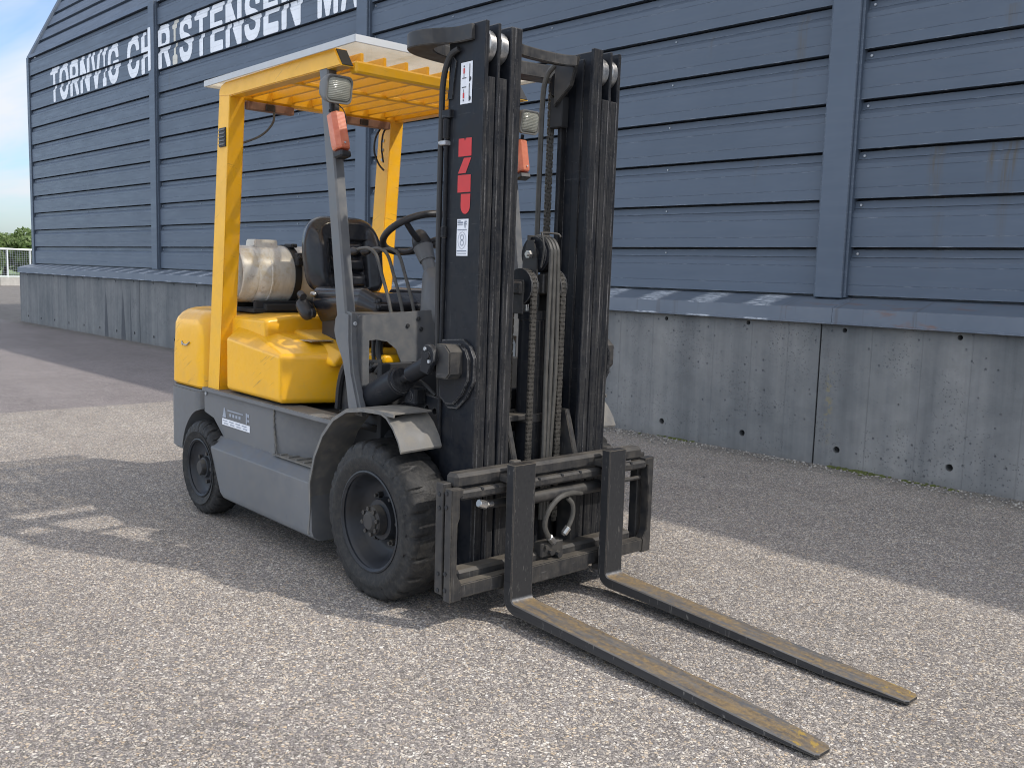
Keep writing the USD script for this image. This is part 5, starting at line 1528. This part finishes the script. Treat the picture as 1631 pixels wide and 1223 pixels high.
# hydraulic levers
for i in range(3):
    dy = 0.052 * i
    P = [(-0.66, -0.235, 1.352), (-0.60, -0.235, 1.364), (-0.53, -0.236, 1.364), (-0.47, -0.238, 1.335), (-0.42, -0.24, 1.25), (-0.37, -0.24, 1.15), (-0.345, -0.24, 1.08)]
    P = [(x + 0.012 * i, y + dy, z) for x, y, z in P]
    lv = obj("hydraulic_lever", tube(P, 0.0075, 8, 7), "grey_hose", fk)
    obj("lever_knob", balls([P[0] + (0.019,), (P[0][0] + 0.03, P[0][1], P[0][2] + 0.002, 0.013)], 14), "black_plastic", str(lv.GetPath()), smooth=50)
obj("lever_tray", balls([(x, y, 1.082, 0.010) for x in (-0.44, -0.30) for y in (-0.36, -0.12)]), "dusty_steel", fk)

# ================================================================== GAS CYLINDER (strapped across the rear, lifts off)
gt = thing("gas_cylinder", "weathered pale gas cylinder lying across behind the black seat", "gas cylinder")
TX, TZ, TR_ = -1.52, 1.232, 0.148
prof = [(-0.372, 0.030), (-0.370, 0.090), (-0.360, 0.118), (-0.345, 0.132), (-0.325, 0.141), (-0.300, 0.1465), (-0.275, TR_), (-0.262, TR_ + 0.0005), (-0.259, TR_ + 0.003), (-0.250, TR_ + 0.003), (-0.247, TR_ + 0.0005), (-0.10, TR_), (0.22, TR_), (0.27, TR_ - 0.004), (0.32, TR_ - 0.025), (0.36, 0.09), (0.375, 0.04)]
body = lathe([(t + 0.0, r) for t, r in prof], (TX, 0, TZ), (0, 1, 0), 56)
gb = obj("tank_body", body, "tank", gt, smooth=35)
obj("foot_ring", lathe([(-0.412, 0.132), (-0.412, 0.139), (-0.404, 0.1415), (-0.335, 0.1440), (-0.328, 0.141), (-0.328, 0.136), (-0.40, 0.132)], (TX, 0, TZ), (0, 1, 0), 56, closed=True), "tank", gt, smooth=35)
obj("tank_collar", prism([(-1.575, 1.368), (-1.465, 1.368), (-1.475, 1.408), (-1.565, 1.408)], "y", -0.31, -0.18, 0.006), "tank", gt)
obj("tank_valve", cat(cyl((TX, 0.37, TZ), (TX, 0.43, TZ), 0.02, n=12), cyl((TX, 0.41, TZ), (TX, 0.41, TZ + 0.06), 0.012, n=10)), "bright_steel", gt)
# holder on the truck: cradle and strap
for y in (-0.115,):
    tb = obj("tank_strap", lathe([(-0.018, TR_ + 0.002), (-0.018, TR_ + 0.007), (0.018, TR_ + 0.007), (0.018, TR_ + 0.002)], (TX, y, TZ), (0, 1, 0), 48, closed=True), "dark_void", fk)
    obj("strap_latch", cat(rbox(TX + 0.135, TX + 0.175, y - 0.02, y + 0.03, 1.28, 1.345, 0.006), cyl((TX + 0.15, y - 0.01, 1.30), (TX + 0.19, y - 0.01, 1.33), 0.010, n=8), *[]), "black_steel", str(tb.GetPath()))
    obj("strap_buckle", rbox(TX + 0.02, TX + 0.10, y - 0.015, y + 0.02, 1.372, 1.392, 0.004), "black_steel", str(tb.GetPath()))
obj("tank_cradle", cat(rbox(TX - 0.14, TX + 0.14, -0.36, 0.30, 1.040, 1.062, 0.004), *[rbox(TX - 0.12 + dx, TX - 0.09 + dx, -0.34, 0.28, 1.055, 1.10, 0.004) for dx in (0.0, 0.21)], rbox(TX + 0.12, TX + 0.155, -0.30, 0.24, 1.05, 1.085, 0.005)), "dark_void", fk)

# ================================================================== LOOSE GRAVEL AND MOSS ALONG THE PLINTH
def wall_pt(u, out, z=0.0):
    a = 0.0375314
    return np.array([u * math.cos(a) - math.sin(a) * (WD - 0.25 - out), u * math.sin(a) + math.cos(a) * (WD - 0.25 - out), z])
protos = UsdGeom.PointInstancer.Define(stage, "/World/loose_gravel")
data(protos.GetPrim(), "loose pale stone chips gathered along the foot of the concrete plinth", "gravel", kind="stuff")
tg = []
for k in range(3):
    ic = trimesh.creation.icosphere(1, 1.0)
    v = ic.vertices * (1 + 0.35 * (meshkit.noise(ic.vertices * 1.7 + k * 9, k)[:, None] - 0.5)) * [1, 0.8, 0.55]
    usdkit.mesh(stage, "/World/loose_gravel/stone_%03d" % k, trimesh.Trimesh(v, ic.faces), None)
    tg.append("/World/loose_gravel/stone_%03d" % k)
def stone_look():
    g = G("stone_look")
    rd = g.n("object_info", "random")
    c = g.ramp(rd, (0, (0.10, 0.10, 0.10)), (0.5, (0.26, 0.245, 0.225)), (1, (0.55, 0.52, 0.47)))
    M["stone"] = g.done(base_color=c, roughness=0.8)
stone_look()
for t in tg:
    UsdShade.MaterialBindingAPI.Apply(stage.GetPrimAtPath(t)).Bind(M["stone"])
protos.CreatePrototypesRel().SetTargets([Sdf.Path(t) for t in tg])
pos, idx, ori, scl = [], [], [], []
for i in range(2600):
    u = nrs.uniform(-4.0, 2.2)
    out = abs(nrs.normal(0, 0.11)) + 0.005
    if nrs.rand() < 0.25:
        out = abs(nrs.normal(0, 0.5))
    s = nrs.uniform(0.003, 0.0085) * (1.0 if out < 0.3 else 0.75)
    p = wall_pt(u, out, s * 0.35)
    pos.append(Gf.Vec3f(*map(float, p))); idx.append(int(nrs.randint(3))); scl.append(Gf.Vec3f(float(s)))
    a = nrs.uniform(0, 2 * PI)
    ori.append(Gf.Quath(math.cos(a / 2), 0, 0, math.sin(a / 2)))
protos.CreatePositionsAttr(pos); protos.CreateProtoIndicesAttr(idx); protos.CreateScalesAttr(scl); protos.CreateOrientationsAttr(ori)
def moss(u0, u1, wid, n):
    ms = []
    for i in range(n):
        u = nrs.uniform(u0, u1); o = abs(nrs.normal(0, wid)) + 0.004
        r = nrs.uniform(0.008, 0.022)
        ic = trimesh.creation.icosphere(1, 1.0)
        v = ic.vertices * (1 + 0.5 * (meshkit.noise(ic.vertices * 2.2 + i, i)[:, None] - 0.5)) * [r, r, r * 0.5] + wall_pt(u, o, 0.002)
        ms.append(trimesh.Trimesh(v, ic.faces, process=False))
    return cat(*ms)
obj("moss", cat(moss(-0.20, 0.06, 0.03, 60), moss(0.05, 0.7, 0.05, 30), moss(-1.9, -1.2, 0.015, 16)), "moss", smooth=60, label="small tufts of green moss at the foot of the plinth joint", cat="moss", kind="stuff")
